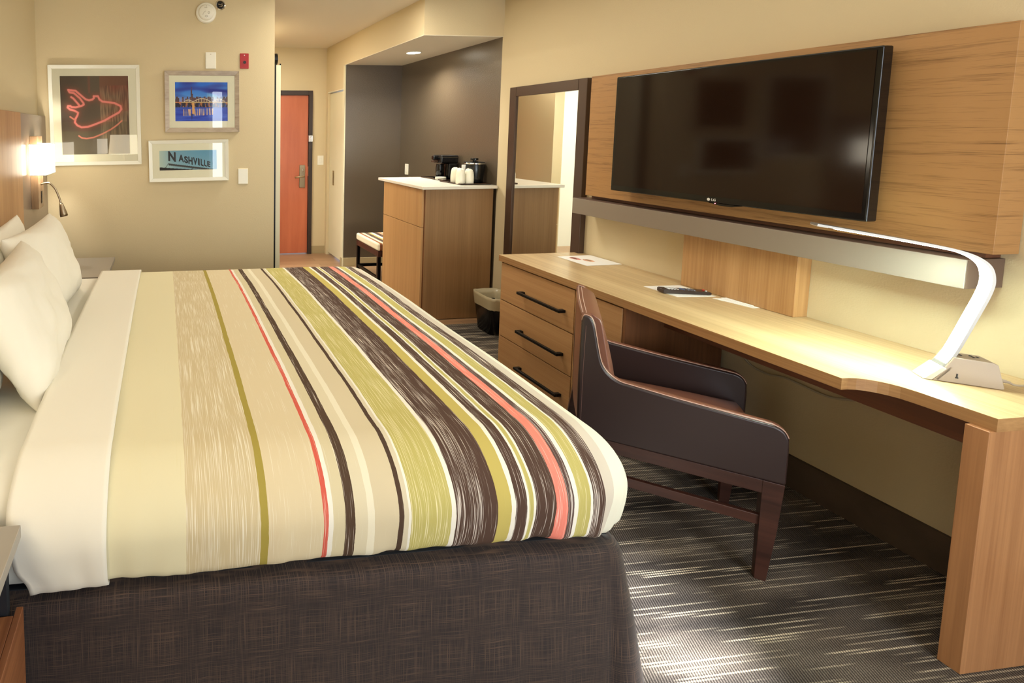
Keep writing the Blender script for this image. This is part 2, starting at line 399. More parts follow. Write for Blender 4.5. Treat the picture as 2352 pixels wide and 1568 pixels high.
struct('wall_hall_left', B((HX-T, HX, PW+.11, 4.62, 0, CZ), (HX-T, HX, 4.62, 5.60, 2.08, CZ), (HX-T, HX, 5.60, EY, 0, CZ)), M['wall'])
struct('wall_left', B((LW-T, LW, BK-T, PW, 0, CZ)), M['wall'])
struct('wall_window', B((LW, W, BK-T, BK, 0, .3), (LW, -.4, BK-T, BK, .3, 2.3), (2.2, W, BK-T, BK, .3, 2.3), (LW, W, BK-T, BK, 2.3, CZ)), M['wall'])
struct('wall_bathroom', B((LW-T, LW, PW+.11, EY, 0, CZ), (LW, HX-T, EY, EY+T, 0, CZ)), M['tile'])
# baseboards
struct('baseboard_right', B((W-.014, W, BK, 3.05, 0, .14)), M['carpetbase'])
struct('baseboard_alcove', B((SX+.012, W-.012, AY-.012, AY, 0, .10), (W-.012, W, 3.945, AY, 0, .10)), M['base'], bevel=.003)
struct('baseboard_closet', B((SX-.012, SX, AY, 5.752, 0, .10)), M['base'], bevel=.003)
struct('baseboard_entrance', B((1.852, SX-.002, EY-.012, EY, 0, .10)), M['base'], bevel=.003)
struct('baseboard_pictures', B((LW+.02, HX, PW-.012, PW, 0, .10)), M['base'], bevel=.003)

# window behind the camera
wd = struct('window_1', B((-.4, 2.2, BK-.08, BK-.04, .3, .35), (-.4, 2.2, BK-.08, BK-.04, 2.25, 2.3), (-.4, -.35, BK-.08, BK-.04, .35, 2.25), (2.15, 2.2, BK-.08, BK-.04, .35, 2.25), (.30, .36, BK-.08, BK-.04, .35, 2.25)), M['blackm'])
struct('window_glass', B((-.35, .30, BK-.064, BK-.058, .35, 2.25), (.36, 2.15, BK-.064, BK-.058, .35, 2.25)), M['glass'], parent=wd)

def curtain(name, x0, x1, label):
    bm = bmesh.new(); n = int((x1-x0)/.012); rows = [.02, .8, 1.6, 2.42]; V = []
    for z in rows:
        V.append([bm.verts.new((x0+(x1-x0)*i/n, BK+.10+.035*math.sin(i*.012*2*PI/.13+z*.3), z)) for i in range(n+1)])
    for j in range(3):
        for i in range(n): bm.faces.new((V[j][i], V[j][i+1], V[j+1][i+1], V[j+1][i]))
    o = solo(name, label, 'curtain', bm, M['curtain'], group='curtains at the window', smooth=True)
    s = o.modifiers.new('Solid', 'SOLIDIFY'); s.thickness = .004
    return o
curtain('curtain', -.62, .77, 'long brown curtain on the left half of the window')
curtain('curtain', 1.07, 2.44, 'long brown curtain on the right half of the window')

# ---------------------------------------------------------------- entrance door
def structthing(name, loc=(0,0,0)):
    o = bpy.data.objects.new(name, None); COL.objects.link(o); o.location = loc; o['kind'] = 'structure'; return o
d1 = structthing('door_1', (1.39, EY, 0))
obj('door_frame', B((1.802, 1.85, EY-.03, EY+.06, 0, 2.065), (.93, .978, EY-.03, EY+.06, 0, 2.065), (.978, 1.802, EY-.03, EY+.06, 2.01, 2.065)), M['bronze'], d1, bevel=.003, world=True)
obj('door_leaf', B((.98, 1.80, EY+.0, EY+.045, .012, 2.008)), M['doorwood'], d1, bevel=.002, world=True)
lk = obj('lock_plate', B((1.69, 1.765, EY-.012, EY, .85, 1.137)), M['brass'], d1, bevel=.006, world=True)
hd = tube([(1.742, EY-.012, .995), (1.742, EY-.055, .995), (1.73, EY-.06, .995), (1.62, EY-.06, .985)], .0095, 10)
obj('lever_handle', hd, M['brass'], lk, smooth=True, world=True)
obj('thumb_turn', B((1.722, 1.738, EY-.03, EY-.012, 1.05, 1.09)), M['chrome'], lk, bevel=.003, world=True)
obj('door_guard', B((1.795, 1.85, EY-.05, EY-.03, 1.43, 1.51), (1.81, 1.83, EY-.07, EY-.05, 1.44, 1.50)), M['chrome'], d1, bevel=.004, world=True)
obj('strike_plate', B((1.797, 1.803, EY-.031, EY-.002, 1.00, 1.12)), M['chrome'], d1, world=True)
# closet door
d2 = structthing('door_2', (SX, 6.03, 0))
obj('door_leaf', B((SX+.03, SX+.065, 5.757, 6.308, .03, 2.02)), M['cream'], d2, world=True, bevel=.002)
obj('door_jamb', B((SX+.0, SX+.07, 5.755, 5.7565, 0, 2.04), (SX+.0, SX+.07, 5.757, 6.308, 2.032, 2.04)), M['whitef'], d2, world=True)
pl = obj('flush_pull', B((SX+.024, SX+.03, 6.12, 6.17, .90, 1.08)), M['brass'], d2, world=True, bevel=.003)
obj('pull_recess', B((SX+.021, SX+.024, 6.135, 6.155, .93, 1.05)), M['nickel'], pl, world=True)
# sliding barn door
d3 = structthing('door_3', (.893, 4.5, 0))
obj('door_leaf', B((.873, .914, 4.03, 4.93, .015, 2.07)), M['cream'], d3, world=True, bevel=.002)
obj('gap_shade_strip', B((.832, .868, 3.99, 4.03, 0, 2.07)), M['blackm'], d3, world=True)  # black strip standing in for the shadow gap between wall and door
tr = obj('track_rail', B((.842, .850, 4.0, 5.75, 2.12, 2.165)), M['blackm'], d3, world=True, bevel=.002)
for yy in (4.10, 4.84):
    hb = obj('hanger_strap', B((.853, .862, yy-.02, yy+.02, 1.95, 2.15)), M['blackm'], d3, world=True, bevel=.002)
    obj('roller', lathe([(.005,-.012),(.045,-.012),(.045,.012),(.005,.012)], 24, 'X', (.885, yy, 2.125)), M['blackm'], hb, world=True)
obj('roller_bolt', tube([(.86,4.10,2.06),(.925,4.10,2.06),(.925,4.10,2.09)], .007, 8), M['blackm'], d3, world=True)
# shower glass in the bathroom, seen in the mirror
sg = structthing('shower_screen', (-.2, 5.2, 0))
obj('shower_glass', B((.30, .31, 4.7, 5.2, .1, 2.1)), M['glass'], sg, world=True)
obj('glass_hinge', B((.28, .33, 5.12, 5.2, 1.8, 1.88)), M['chrome'], sg, world=True)

# ---------------------------------------------------------------- wall fittings
def plate(name, label, cat, x, z, w, h, mat, y=PW, screw=True, group=None):
    t = thing(name, label, cat, (x, y, z-h/2), group=group)
    obj('cover_plate', B((-w/2, w/2, -.007, 0, 0, h)), mat, t, bevel=.003)
    return t
p = plate('blank_plate', 'plain cream wall plate above the silver-framed skyline picture', 'wall plate', .349, 2.077, .078, .12, M['white'])
obj('screw', lathe([(.003,-.0085),(.003,-.006)], 10, 'Y', (0,0,.105)), M['nickel'], p)
p = plate('alarm_plate', 'red fire alarm wall plate beside the cream one', 'alarm plate', .60, 2.076, .066, .112, M['red'])
obj('screw', lathe([(.0035,-.0085),(.0035,-.006)], 10, 'Y', (0,0,.098)), M['chrome'], p)
obj('jack', lathe([(.011,-.006),(.011,-.012),(.006,-.012),(.006,-.009)], 20, 'Y', (.001,0,.046)), M['black'], p)
p = plate('thermostat_plate', 'glossy cream wall plate right of the sign picture', 'wall plate', .590, 1.217, .079, .122, plain('gloss_cream_plastic', (226,214,178), .12))
obj('cover_rim', B((-.036, .036, -.009, -.007, .006, .116)), M['white'], p, bevel=.002)
t = thing('smoke_detector', 'round cream smoke detector high on the wall', 'smoke detector', (.315, PW, 2.418))
obj('base_ring', lathe([(.074,0),(.074,-.018),(.068,-.026),(.058,-.028)], 40, 'Y'), M['white'], t, smooth=False)
obj('cover_dome', lathe([(.057,-.026),(.055,-.038),(.045,-.044),(.001,-.046)], 40, 'Y'), M['white'], t, smooth=True)
for pp in ([Vector((.018+.007*math.cos(a), -.0462, -.004+.007*math.sin(a))) for a in [k*2*PI/16 for k in range(17)]],
           [(-.026,-.0445,-.022),(-.022,-.0455,-.010),(-.012,-.0462,.002),(-.004,-.0462,.006)], [(.002,-.046,.046),(.002,-.046,.036)], [(-.016,-.0455,.032),(.006,-.0455,.030)],
           [Vector((.0+.010*math.cos(a), -.0448, -.03+.006*math.sin(a))) for a in [k*2*PI/16 for k in range(17)]]):
    obj('printed_mark', tube(pp, .0010, 6), M['nickel'], t)
t = thing('sprinkler_head', 'small round chrome sprinkler above the smoke detector', 'sprinkler', (.422, PW, 2.478))
obj('escutcheon', lathe([(.037,0),(.037,-.006),(.030,-.010),(.026,-.006),(.026,0)], 32, 'Y'), M['chrome'], t, smooth=False)
obj('cup', lathe([(.025,-.002),(.025,-.004),(.001,-.004)], 32, 'Y'), M['black'], t)
obj('deflector', tube([(-.014,-.01,.006),(0,-.016,-.002),(.012,-.01,.012),(.01,-.012,-.012),(-.008,-.014,-.012)], .0035, 8), M['nickel'], t, smooth=True)
p = plate('light_switch', 'cream rocker light switch beside the entrance door', 'light switch', 1.963, 1.195, .078, .12, M['white'], y=EY)
obj('rocker', B((-.016,.016,-.012,-.007,.028,.092)), M['whitef'], p, bevel=.002)
t = thing('dimmer_switch', 'white switch on the dark alcove wall behind the cabinet', 'light switch', (W, 5.53, 1.072))
obj('cover_plate', B((-.007, 0, -.038, .038, 0, .12)), M['white'], t, bevel=.003)
obj('rocker', B((-.012, -.007, -.016, .016, .028, .092)), M['whitef'], t, bevel=.002)
t = thing('downlight', 'round recessed downlight glowing in the alcove soffit', 'ceiling light', (2.37, 4.78, 2.30))
obj('trim_ring', lathe([(.075,0),(.075,-.006),(.062,-.004),(.062,0)], 40), M['whitef'], t)
obj('lens', lathe([(.060,-.001),(.060,-.004),(.001,-.004)], 40), M['lens'], t)

# ---------------------------------------------------------------- framed pictures
def frame(name, label, x0, x1, z0, z1, fw, matinset, fmat, rot, fn, nx, ny, px, depth=.03):
    cx, cz = (x0+x1)/2, (z0+z1)/2; w, h = (x1-x0)/2, (z1-z0)/2
    t = thing(name, label, 'picture', (cx, PW-.001, cz), group='framed pictures on the wall'); t.rotation_euler = (0, math.radians(-rot), 0)
    bm = bmesh.new()
    for (a, b_) in (((-w,-h),(w,-h)), ((w,-h),(w,h)), ((w,h),(-w,h)), ((-w,h),(-w,-h))):
        def inn(p): return (p[0]-math.copysign(fw, p[0]), p[1]-math.copysign(fw, p[1]))
        q = [a, b_, inn(b_), inn(a)]
        lo = [bm.verts.new((u, 0, v)) for u, v in q]
        hi = [bm.verts.new((u, -depth if k < 2 else -depth+.006, v)) for k, (u, v) in enumerate(q)]
        bm.faces.new(lo); bm.faces.new(hi[::-1])
        for k in range(4): bm.faces.new((lo[k], hi[k], hi[(k+1)%4], lo[(k+1)%4]))
    obj('frame', bm, fmat, t, bevel=.0012)
    # mat board with window opening
    a, b2, c, d = px  # print rect in local coords
    iw, ih = w-fw+.002, h-fw+.002; y = -depth+.010
    obj('mat_board', B((-iw, a, y, y+.003, -ih, ih), (b2, iw, y, y+.003, -ih, ih), (a, b2, y, y+.003, -ih, c), (a, b2, y, y+.003, d, ih)), M['mat'], t)
    picture('print', t, a-.002, b2+.002, c-.002, d+.002, y+.0032, nx, ny, fn)
    obj('glass', B((-iw, iw, -depth+.0065, -depth+.0075, -ih, ih)), M['glass'], t)
    return t

def segd(px_, py_, a, b):
    ax, ay = a; bx, by = b; dx, dy = bx-ax, by-ay; L2 = dx*dx+dy*dy or 1e-9
    t = max(0, min(1, ((px_-ax)*dx+(py_-ay)*dy)/L2)); return math.hypot(px_-ax-t*dx, py_-ay-t*dy)
def mix(a, b, t): t = max(0, min(1, t)); return tuple(x_*(1-t)+y_*t for x_, y_ in zip(a, b))
def nz(u, v, s=1): return noise.noise(Vector((u*s, v*s, 3.3)))
# poster: neon outline; coordinates traced in a 980x1110 crop
def P_(l): return [((x_-245)/978, 1-(y_-228)/1110) for x_, y_ in l]
neon = [P_([(360,425),(465,438),(600,555),(650,572),(700,560),(722,540),(718,515),(780,515),(800,560),(840,590),(1010,612),(1100,655),(1110,700),(1075,745),(960,805),(860,860),(700,920),(620,945),(530,950),(470,920),(440,880),(450,830),(480,780),(490,745),(440,715),(380,700),(345,670),(350,650),(385,650),(400,665)]),
        P_([(400,665),(460,668),(540,650),(575,630),(570,610),(520,540),(440,470),(380,460),(362,430)]), P_([(400,525),(430,545),(510,640)])]
neon2 = [P_([(490,1070),(530,1100),(600,1110),(700,1095),(830,1045),(950,985),(1040,925),(1110,865)]), P_([(375,800),(440,845)])]
def poster_fn(u, v):
    c = mix((84,66,50), (112,96,74), (u-.1)*1.2 + .3*nz(u, v, 3))
    if .40 < u < .44 and v > .78: c = mix(c, (140,80,60), .6)
    if u > .575:
        if v < .875:
            st = nz(u*60, v*7, 1)
            c = mix((96,74,56), (178,146,112), .45+.9*st); 
            if v > .55: c = mix(c, (136,64,46), (v-.55)*1.8+.5*nz(u, v, 6))
            if v < .25: c = mix(c, (196,184,150), (.3-v)*2)
        else: c = mix((140,92,66), (120,76,54), u)
    if v < .42: c = mix(c, (96,84,58), .5)
    if v < .30 and u < .57: c = mix(c, (104,94,64), .7)
    dm = min(segd(u*.88, v, (a[0]*.88, a[1]), (b[0]*.88, b[1])) for L_ in neon for a, b in zip(L_, L_[1:]))
    g = math.exp(-(dm/.035)**1.3); c = mix(c, (206,84,62), .55*g)
    c = mix(c, (255,148,136), (.016-dm)/.006)
    d2 = min(segd(u*.88, v, (a[0]*.88, a[1]), (b[0]*.88, b[1])) for L_ in neon2 for a, b in zip(L_, L_[1:]))
    return mix(c, (240,142,118), (.012-d2)/.005)
frame('framed_print', 'large white-framed print of a pink neon sign', -.814, -.170, 1.314, 2.033, .026, .05, M['whitef'], .6, poster_fn, 170, 190, (-.242, .240, -.281, .282))
random.seed(3)
BLD = [(random.random(), .012+.03*random.random(), .03+.10*random.random()) for _ in range(46)] + [(.32,.035,.20),(.31,.022,.29),(.318,.006,.37),(.42,.05,.13),(.04,.04,.13),(.64,.05,.13)]
def skyline_fn(u, v):
    hz = .475
    def sky(u, v):
        c = mix((250,200,160), (130,190,235), (v-.45)*4.5) if u > .6 else mix((200,160,200), (90,165,240), (v-.45)*5)
        c = mix(c, (34,116,225), (v-.6)*2.6)
        cl = nz(u*2.2, v*8, 1) + .25*math.exp(-((v-.72)/.10)**2) - .1
        return mix(c, (40,52,160), cl*2.0)
    if v > hz:
        c = sky(u, v)
        for bx, bw, bh in BLD:
            if abs(u-bx) < bw/2+.002 and v < hz+.03+bh:
                c = mix((56,44,66), (190,130,100), 1.4*abs(nz(u*90, v*90, 1)))
        # truss bridge
        for a0, a1, hh in ((.34,.68,.085),(.17,.34,.05),(.70,.95,.075)):
            if a0 < u < a1:
                t = (u-a0)/(a1-a0)*2-1; ar = hz+.02+hh*(1-t*t)
                if abs(v-ar) < .009: c = (238,222,190)
                elif v < ar and (int((u-a0)*60) % 3 == 0): c = mix(c, (232,206,160), .8)
        if v < hz+.02: c = (232,196,130) if u > .12 else (240,150,90)
        return c
    vr = 2*hz-v+.02*nz(u*3, v*30, 1)
    c = mix((28,60,190), (70,110,225), nz(u*4, v*20, 1)+.5)
    c = mix(c, (30,34,70), max(0, (v-.30)*5)*.8)
    if v > .36: c = mix(c, (196,120,70), .5+nz(u*30, v*14, 1)*2) if nz(u*26, v*9, 1) > -.05 else mix(c, (40,28,34), .8)
    arc = .16+.10*abs(((u-.5)/.5))**2
    if .15 < u < .72 and abs(v-.24-.05*(u-.5)) < .085: 
        s = nz(u*44, v*1.6, 1); c = mix(c, (246,200,160), .25+s*2.2)
    if abs(u-.345) < .02 and .18 < v < .47: c = (250,190,110)
    if abs(u-.315) < .03*(v-.02)/.2 and v < .2: c = mix(c, (40,50,110), .7)
    return c
frame('framed_print', 'silver-framed picture of a blue city skyline at dusk', .008, .558, 1.550, 1.998, .033, .05, M['silverframe'], .2, skyline_fn, 190, 140, (-.199, .189, -.142, .142))
def sign_fn(u, v):
    c = mix((176,205,205), (92,160,196), .25+u*.5+.4*(v-.5))
    if u < .25: c = mix((206,222,206), c, u*4)
    y1 = .42-.42*u
    if .16 < u and y1-.075 < v < y1+.005: c = (62,60,56)
    if .16 < u and y1-.10 < v < y1-.072: c = (110,126,124)
    if v < .15-.24*u+.02: c = (30,22,18)
    if segd(u*3.3, v, (.16*3.3,.36), (.10*3.3,.12)) < .012 or segd(u*3.3, v, (.60*3.3,.13),(.54*3.3,.02)) < .012: c = (60,56,50)
    return c
fs = frame('framed_print', 'small wide white-framed picture of a letter sign', -.113, .477, 1.187, 1.493, .026, .05, M['whitef'], .72, sign_fn, 190, 64, (-.218, .207, -.069, .076))
bmL = bmesh.new()
LET = [('N',318,415,1118,1242),('A',450,520,1158,1250),('S',523,572,1180,1268),('H',576,632,1190,1284),('V',637,694,1200,1294),('I',701,722,1210,1300),('L',736,772,1222,1308),('L',780,814,1236,1314),('E',820,862,1250,1322)]
for ch, a_, b_, t_, u_ in LET:
    tb = textmesh(ch, .05, 0, .0022)
    mnx, mxx = min(v.co.x for v in tb.verts), max(v.co.x for v in tb.verts); mny, mxy = min(v.co.y for v in tb.verts), max(v.co.y for v in tb.verts)
    ax_, bx_ = -.218+.425*(a_-205)/740, -.218+.425*(b_-205)/740; zt_, zb_ = -.069+.145*(1355-t_)/250, -.069+.145*(1355-u_)/250
    for v in tb.verts:
        fx = (v.co.x-mnx)/(mxx-mnx); fy = (v.co.y-mny)/(mxy-mny)
        v.co = Vector((ax_+(bx_-ax_)*fx, -.0174, zb_+(zt_-zb_)*fy-.010*(fx-.5)))
    me = bpy.data.meshes.new('tmp'); tb.to_mesh(me); tb.free(); bmL.from_mesh(me); bpy.data.meshes.remove(me)
for v in bmL.verts: v.co.x = min(v.co.x, .206)
obj('sign_lettering', bmL, plain('sign_letters', (44,46,50), .6), fs)

# ---------------------------------------------------------------- headboard + sconces + nightstands
t = thing('headboard', 'tall oak headboard with taupe side panels behind the bed', 'headboard', (LW, 2.19, 0))
obj('wood_panel', B((LW+.001, -.836, 1.20, 3.17, .1, 1.668)), M['headwood'], t, world=True, bevel=.002)
obj('side_panel', B((LW+.001, -.848, 3.17, PW-.002, .1, 1.668)), M['headgrey'], t, world=True, bevel=.002)
obj('side_panel', B((LW+.001, -.848, .50, 1.20, .1, 1.668)), M['headgrey'], t, world=True, bevel=.002)

def sconce(y, sgn, label):
    t = thing('wall_sconce', label, 'wall lamp', (-.848, y, 1.06), group='wall sconces on the headboard')
    obj('back_plate', B((0, .046, -.07, .07, 0, .468)), M['sconce'], t, bevel=.002)
    sw = obj('rocker_switch', B((.046, .050, .01*sgn-.012, .01*sgn+.012, .03, .11)), M['black'], t, bevel=.001)
    # shade: open-topped box
    a, b_, c, d = .012, .112, -.135, .135; z0, z1 = .225, .415; th = .003
    obj('shade', B((a, b_, c, c+th, z0, z1), (a, b_, d-th, d, z0, z1), (b_-th, b_, c+th, d-th, z0, z1)), M['shade'], t)
    for za, zb in ((z0-.004, z0), (z1, z1+.004)):
        obj('shade_trim', B((a, b_, c-.001, c+th, za, zb), (a, b_, d-th, d+.001, za, zb), (b_-th, b_+.001, c, d, za, zb)), M['whitef'], t)
    pts = smoothpts([(.046, 0, .155), (.08, 0, .162), (.105, 0, .158), (.135, 0, .125), (.158, 0, .07), (.170, 0, .025)], 6)
    g = obj('gooseneck', tube(pts, .0065, 10), M['nickel'], t, smooth=True)
    hp = [Vector((.170, 0, .03)), Vector((.172, 0, .018)), Vector((.176, 0, .0)), Vector((.184, 0, -.04)), Vector((.188, 0, -.058))]
    obj('lamp_head', tube(hp, [.009, .014, .017, .025, .026], 20), M['nickel'], g, smooth=True)
    return t
sconce(3.47, 1, 'lit wall sconce with a bent reading lamp by the pictures')
sconce(.92, -1, 'second wall sconce over the nightstand nearest the window')

def nightstand(y0, y1, label, z=.65, xr=-.365):
    t = thing('nightstand', label, 'nightstand', ((LW+xr)/2, (y0+y1)/2, 0), group='nightstands beside the bed')
    x0 = -.846
    obj('top', B((x0, xr, y0, y1, z-.03, z)), M['nstop'], t, world=True, bevel=.002)
    obj('side', B((x0, xr-.03, y0+.002, y0+.022, 0, z-.03)), M['nsdark'], t, world=True)
    obj('side', B((x0, xr-.03, y1-.022, y1-.002, 0, z-.03)), M['nsdark'], t, world=True)
    obj('back', B((x0, x0+.015, y0+.022, y1-.022, .05, z-.03)), M['nsdark'], t, world=True)
    obj('drawer_box', B((x0+.015, xr-.016, y0+.024, y1-.024, .06, .4695)), M['walnut'], t, world=True, bevel=.002)
    obj('drawer_front', B((xr-.016, xr, y0+.003, y1-.003, .06, .47)), M['walnut'], t, world=True, bevel=.002)
    return t
nightstand(3.24, 3.76, 'taupe nightstand beyond the bed, under the sconce')
nightstand(.62, 1.145, 'grey nightstand with a brown wooden drawer, at lower left', z=.665, xr=-.332)

# ---------------------------------------------------------------- bed
X0, X1, Y0, Y1 = -.83, 1.27, 1.195, 3.16
def prof(d, r, drop, r2=.03):
    q = r*PI/2
    if d <= q: a = d/r; return r*math.sin(a), r*(1-math.cos(a))
    dn = r+(d-q)
    if dn <= drop-r2: return r, dn
    e = (dn-(drop-r2))/r2; e = min(e, PI/2*1.3)
    return r-r2*(1-math.cos(e)), drop-r2+r2*math.sin(e)
def shell(p, q, x1, y0, y1, zt, r, drop, off=0, ripple=1, crown=.03, seed=0.0):
    xi, ya, yb = x1-r, y0+r, y1-r
    dp = max(0, p-xi); dq = ya-q if q < ya else (q-yb if q > yb else 0); sg = -1 if q < ya else 1
    d = (dp**3+dq**3)**(1/3)
    bx, by = min(p, xi), min(max(q, ya), yb)
    cr = crown*(1-min(1, abs((by-(y0+y1)/2)/((y1-y0)/2)))**2.5)*(1-max(0, (bx-.2)/(x1-.2))**4)
    if d == 0:
        w = noise.noise(Vector((p*2.2, q*2.2, seed)))*.006*ripple+noise.noise(Vector((p*6, q*5, seed+4)))*.0022*ripple
        return Vector((p, q, zt+cr+off+w))
    dr = drop+.012*noise.noise(Vector((p*3.1, q*2.3, seed+1)))*ripple
    o, dn = prof(d, r+off, dr)
    ln = math.hypot(dp, dq); ux, uy = dp/ln, sg*dq/ln
    k = min(1, dn/drop)
    fold = ripple*(k**1.6)*(.010*noise.noise(Vector((p*5+uy, q*5, seed+2)))+.010*noise.noise(Vector((p*17, q*17*(.3 if dq > 0 else 1), seed+3))))
    bulge = .022*math.sin(PI*min(1, dn/drop))
    o += fold+bulge*ripple
    w = noise.noise(Vector((p*2.2, q*2.2, seed)))*.006*ripple*(1-k)
    return Vector((bx+ux*o, by+uy*o, zt+cr+off*(1-k)-dn+w))
def shellmesh(p0, p1, q0, q1, step, **k):
    bm = bmesh.new(); uv = bm.loops.layers.uv.new('UVMap')
    nx = max(2, int((p1-p0)/step)); ny = max(2, int((q1-q0)/step)); P = []; V = []
    for j in range(ny+1):
        row = []; pr = []
        for i in range(nx+1):
            p = p0+(p1-p0)*i/nx; q = q0+(q1-q0)*j/ny; row.append(bm.verts.new(shell(p, q, **k))); pr.append((p, q))
        V.append(row); P.append(pr)
    for j in range(ny):
        for i in range(nx):
            f = bm.faces.new((V[j][i], V[j][i+1], V[j+1][i+1], V[j+1][i]))
            for l, c in zip(f.loops, (P[j][i], P[j][i+1], P[j+1][i+1], P[j+1][i])): l[uv].uv = c
            if P[j][i][0] > 1.175: f.material_index = 1
    pass
    return bm
bed = thing('bed', 'king bed with a dark woven skirt and white sheets', 'bed', (.2, 2.18, 0))
# box base
obj('box_base', B((X0, 1.20, 1.22, 3.13, .02, .44)), M['nsdark'], bed, world=True)
k = dict(x1=1.22, y0=1.215, y1=3.14, zt=.685, r=.07, drop=.24, off=0, ripple=.5, crown=.006)
obj('mattress', shellmesh(X0, 1.22-.07+.28, 1.285-.28, 3.07+.28, .03, **k), M['sheet'], bed, smooth=True, world=True)

def skirt():
    bm = bmesh.new(); uv = bm.loops.layers.uv.new('UVMap')
    # path round the bed: head-near -> foot-near corner -> foot-far -> head-far
    path = []; xr, ya, yb, rc = 1.226, 1.178, 3.165, .045
    n = 260
    for i in range(n): path.append((X0+(xr-rc-X0)*i/n, ya, 0, -1))
    for i in range(14): a = -PI/2+PI/2*i/14; path.append((xr-rc+rc*math.cos(a), ya+rc+rc*math.sin(a), math.cos(a), math.sin(a)))
    for i in range(n): path.append((xr, ya+rc+(yb-ya-2*rc)*i/n, 1, 0))
    for i in range(14): a = PI/2*i/14; path.append((xr-rc+rc*math.cos(a), yb-rc+rc*math.sin(a), math.cos(a), math.sin(a)))
    for i in range(60): path.append((xr-rc-(xr-rc-X0)*i/59, yb, 0, 1))
    rows = [(-.09,.440),(-.05,.440),(-.02,.438),(-.006,.432),(0,.422),(.003,.402),(.005,.37),(.006,.32),(.008,.26),(.011,.2),(.014,.14),(.018,.08),(.022,.035),(.024,.004)]
    V = []; U = []; s = 0; S = [0]
    for a, b_ in zip(path, path[1:]): s += math.hypot(b_[0]-a[0], b_[1]-a[1]); S.append(s)
    for (o, z) in rows:
        rv = []; ru = []
        for (x_, y_, nx_, ny_), s in zip(path, S):
            k_ = max(0, (.43-z)/.43)
            fd = k_*(.016*noise.noise(Vector((s*3.0, z*1.5, 0)))+.012*noise.noise(Vector((s*8, z*2.5, 5)))*k_)+.002*noise.noise(Vector((s*20, z*6, 9)))
            fl = .072*k_*max(0, nx_)+ .0*k_
            e = o+fd+fl
            rv.append(bm.verts.new((x_+nx_*e, y_+ny_*e, z+.004*noise.noise(Vector((s*5, 0, 2))) if z > .02 else z))); ru.append((s, z))
        V.append(rv); U.append(ru)
    for j in range(len(rows)-1):
        for i in range(len(path)-1):
            f = bm.faces.new((V[j][i], V[j+1][i], V[j+1][i+1], V[j][i+1]))
            for l, c in zip(f.loops, (U[j][i], U[j+1][i], U[j+1][i+1], U[j][i+1])): l[uv].uv = c
    pass
    return bm
obj('bed_skirt', skirt(), M['skirt'], bed, smooth=True, world=True)

rr = .15
k = dict(x1=1.275, y0=1.185, y1=3.175, zt=.715, r=rr, drop=.265, off=0, ripple=1.0, crown=.03)
L_ = .265-rr+rr*PI/2+.02
dv = solo('duvet', 'striped duvet in cream, olive, brown and pink over the bed', 'duvet', shellmesh(-.19, 1.275-rr+L_, 1.185+rr-L_, 3.175-rr+L_, .0125, **k), [M['duvet'], M['duvetfoot']], smooth=True)
k2 = dict(k); k2.update(off=.013, drop=.272, seed=7.0)
fs_ = solo('folded_sheet', 'white top sheet folded back over the head end of the duvet', 'sheet', shellmesh(-.375, -.145, 1.185+rr-L_-.005, 3.175-rr+L_, .0125, **k2), M['linen'], smooth=True)
for v_ in fs_.data.vertices:
    kk = max(0, min(1, (.72-v_.co.z)/.24)); ww = max(0, min(1, (-.145-v_.co.x)/.23))
    v_.co.x += (.055*kk-.02*math.sin(PI*kk))*ww+.004*math.sin(v_.co.z*90)*kk*ww
md = fs_.modifiers.new('Solid', 'SOLIDIFY'); md.thickness = .008; md.offset = -1

def pillow(name, label, loc, tilt, yaw, w=.66, h=.46, th=.19, seed=0, roll=0):
    bm = bmesh.new(); n = 34; V = {}
    def S(u, v, s):
        eu, ev = abs(u)**3.2, abs(v)**3.2
        thk = th/2*(max(0, (1-eu)*(1-ev)))**.48
        cu = 1-.055*(1-v*v)*0+.035*(v*v)*(u*u); pin = 1-.05*(1-u*u)*abs(v)**2; pin2 = 1-.05*(1-v*v)*abs(u)**2
        y = u*w/2*pin2*(1+.03*v*v); z = v*h/2*pin*(1+.03*u*u)
        edge = max(abs(u), abs(v))
        wr = .014*noise.noise(Vector((u*2.2+seed, v*2.2, s)))+.006*noise.noise(Vector((u*5+seed, v*4, s+3)))+.016*edge**2.5*noise.noise(Vector((u*14+seed, v*5 if abs(u) > abs(v) else v*14, seed)))
        return Vector((s*(thk+wr*(thk/(th/2)+.15)), y, z+h/2))
    for s in (1, -1):
        for i in range(n+1):
            for j in range(n+1):
                u = math.sin((i/n*2-1)*PI/2*.999); v = math.sin((j/n*2-1)*PI/2*.999)
                if s == -1 and (i in (0, n) or j in (0, n)): V[s, i, j] = V[1, i, j]
                else: V[s, i, j] = bm.verts.new(S(u, v, s))
        for i in range(n):
            for j in range(n):
                f = (V[s,i,j], V[s,i+1,j], V[s,i+1,j+1], V[s,i,j+1])
                bm.faces.new(f if s == 1 else f[::-1])
    o = solo(name, label, 'pillow', bm, M['linen'], smooth=True)
    o['group'] = 'white pillows on the bed'
    o.location = loc; o.rotation_euler = (math.radians(roll), math.radians(tilt), math.radians(yaw))
    return o
pillow('pillow', 'white pillow leaning in front, far half of the bed', (-.50, 2.53, .70), -20, -3, seed=1.3, w=.69, h=.43)
pillow('pillow', 'white pillow in front of the others, nearest the middle', (-.415, 1.92, .70), -24, 4, seed=6.1, w=.69, h=.42)
pillow('pillow', 'white pillow of the back row, its top corner against the oak headboard', (-.68, 2.38, .70), -10, 0, seed=11.4, w=.68, h=.43, th=.13)
pillow('pillow', 'white pillow at the left edge, nearest the grey nightstand', (-.56, 1.42, .70), -20, 0, seed=21.4, w=.66, h=.42, th=.17)

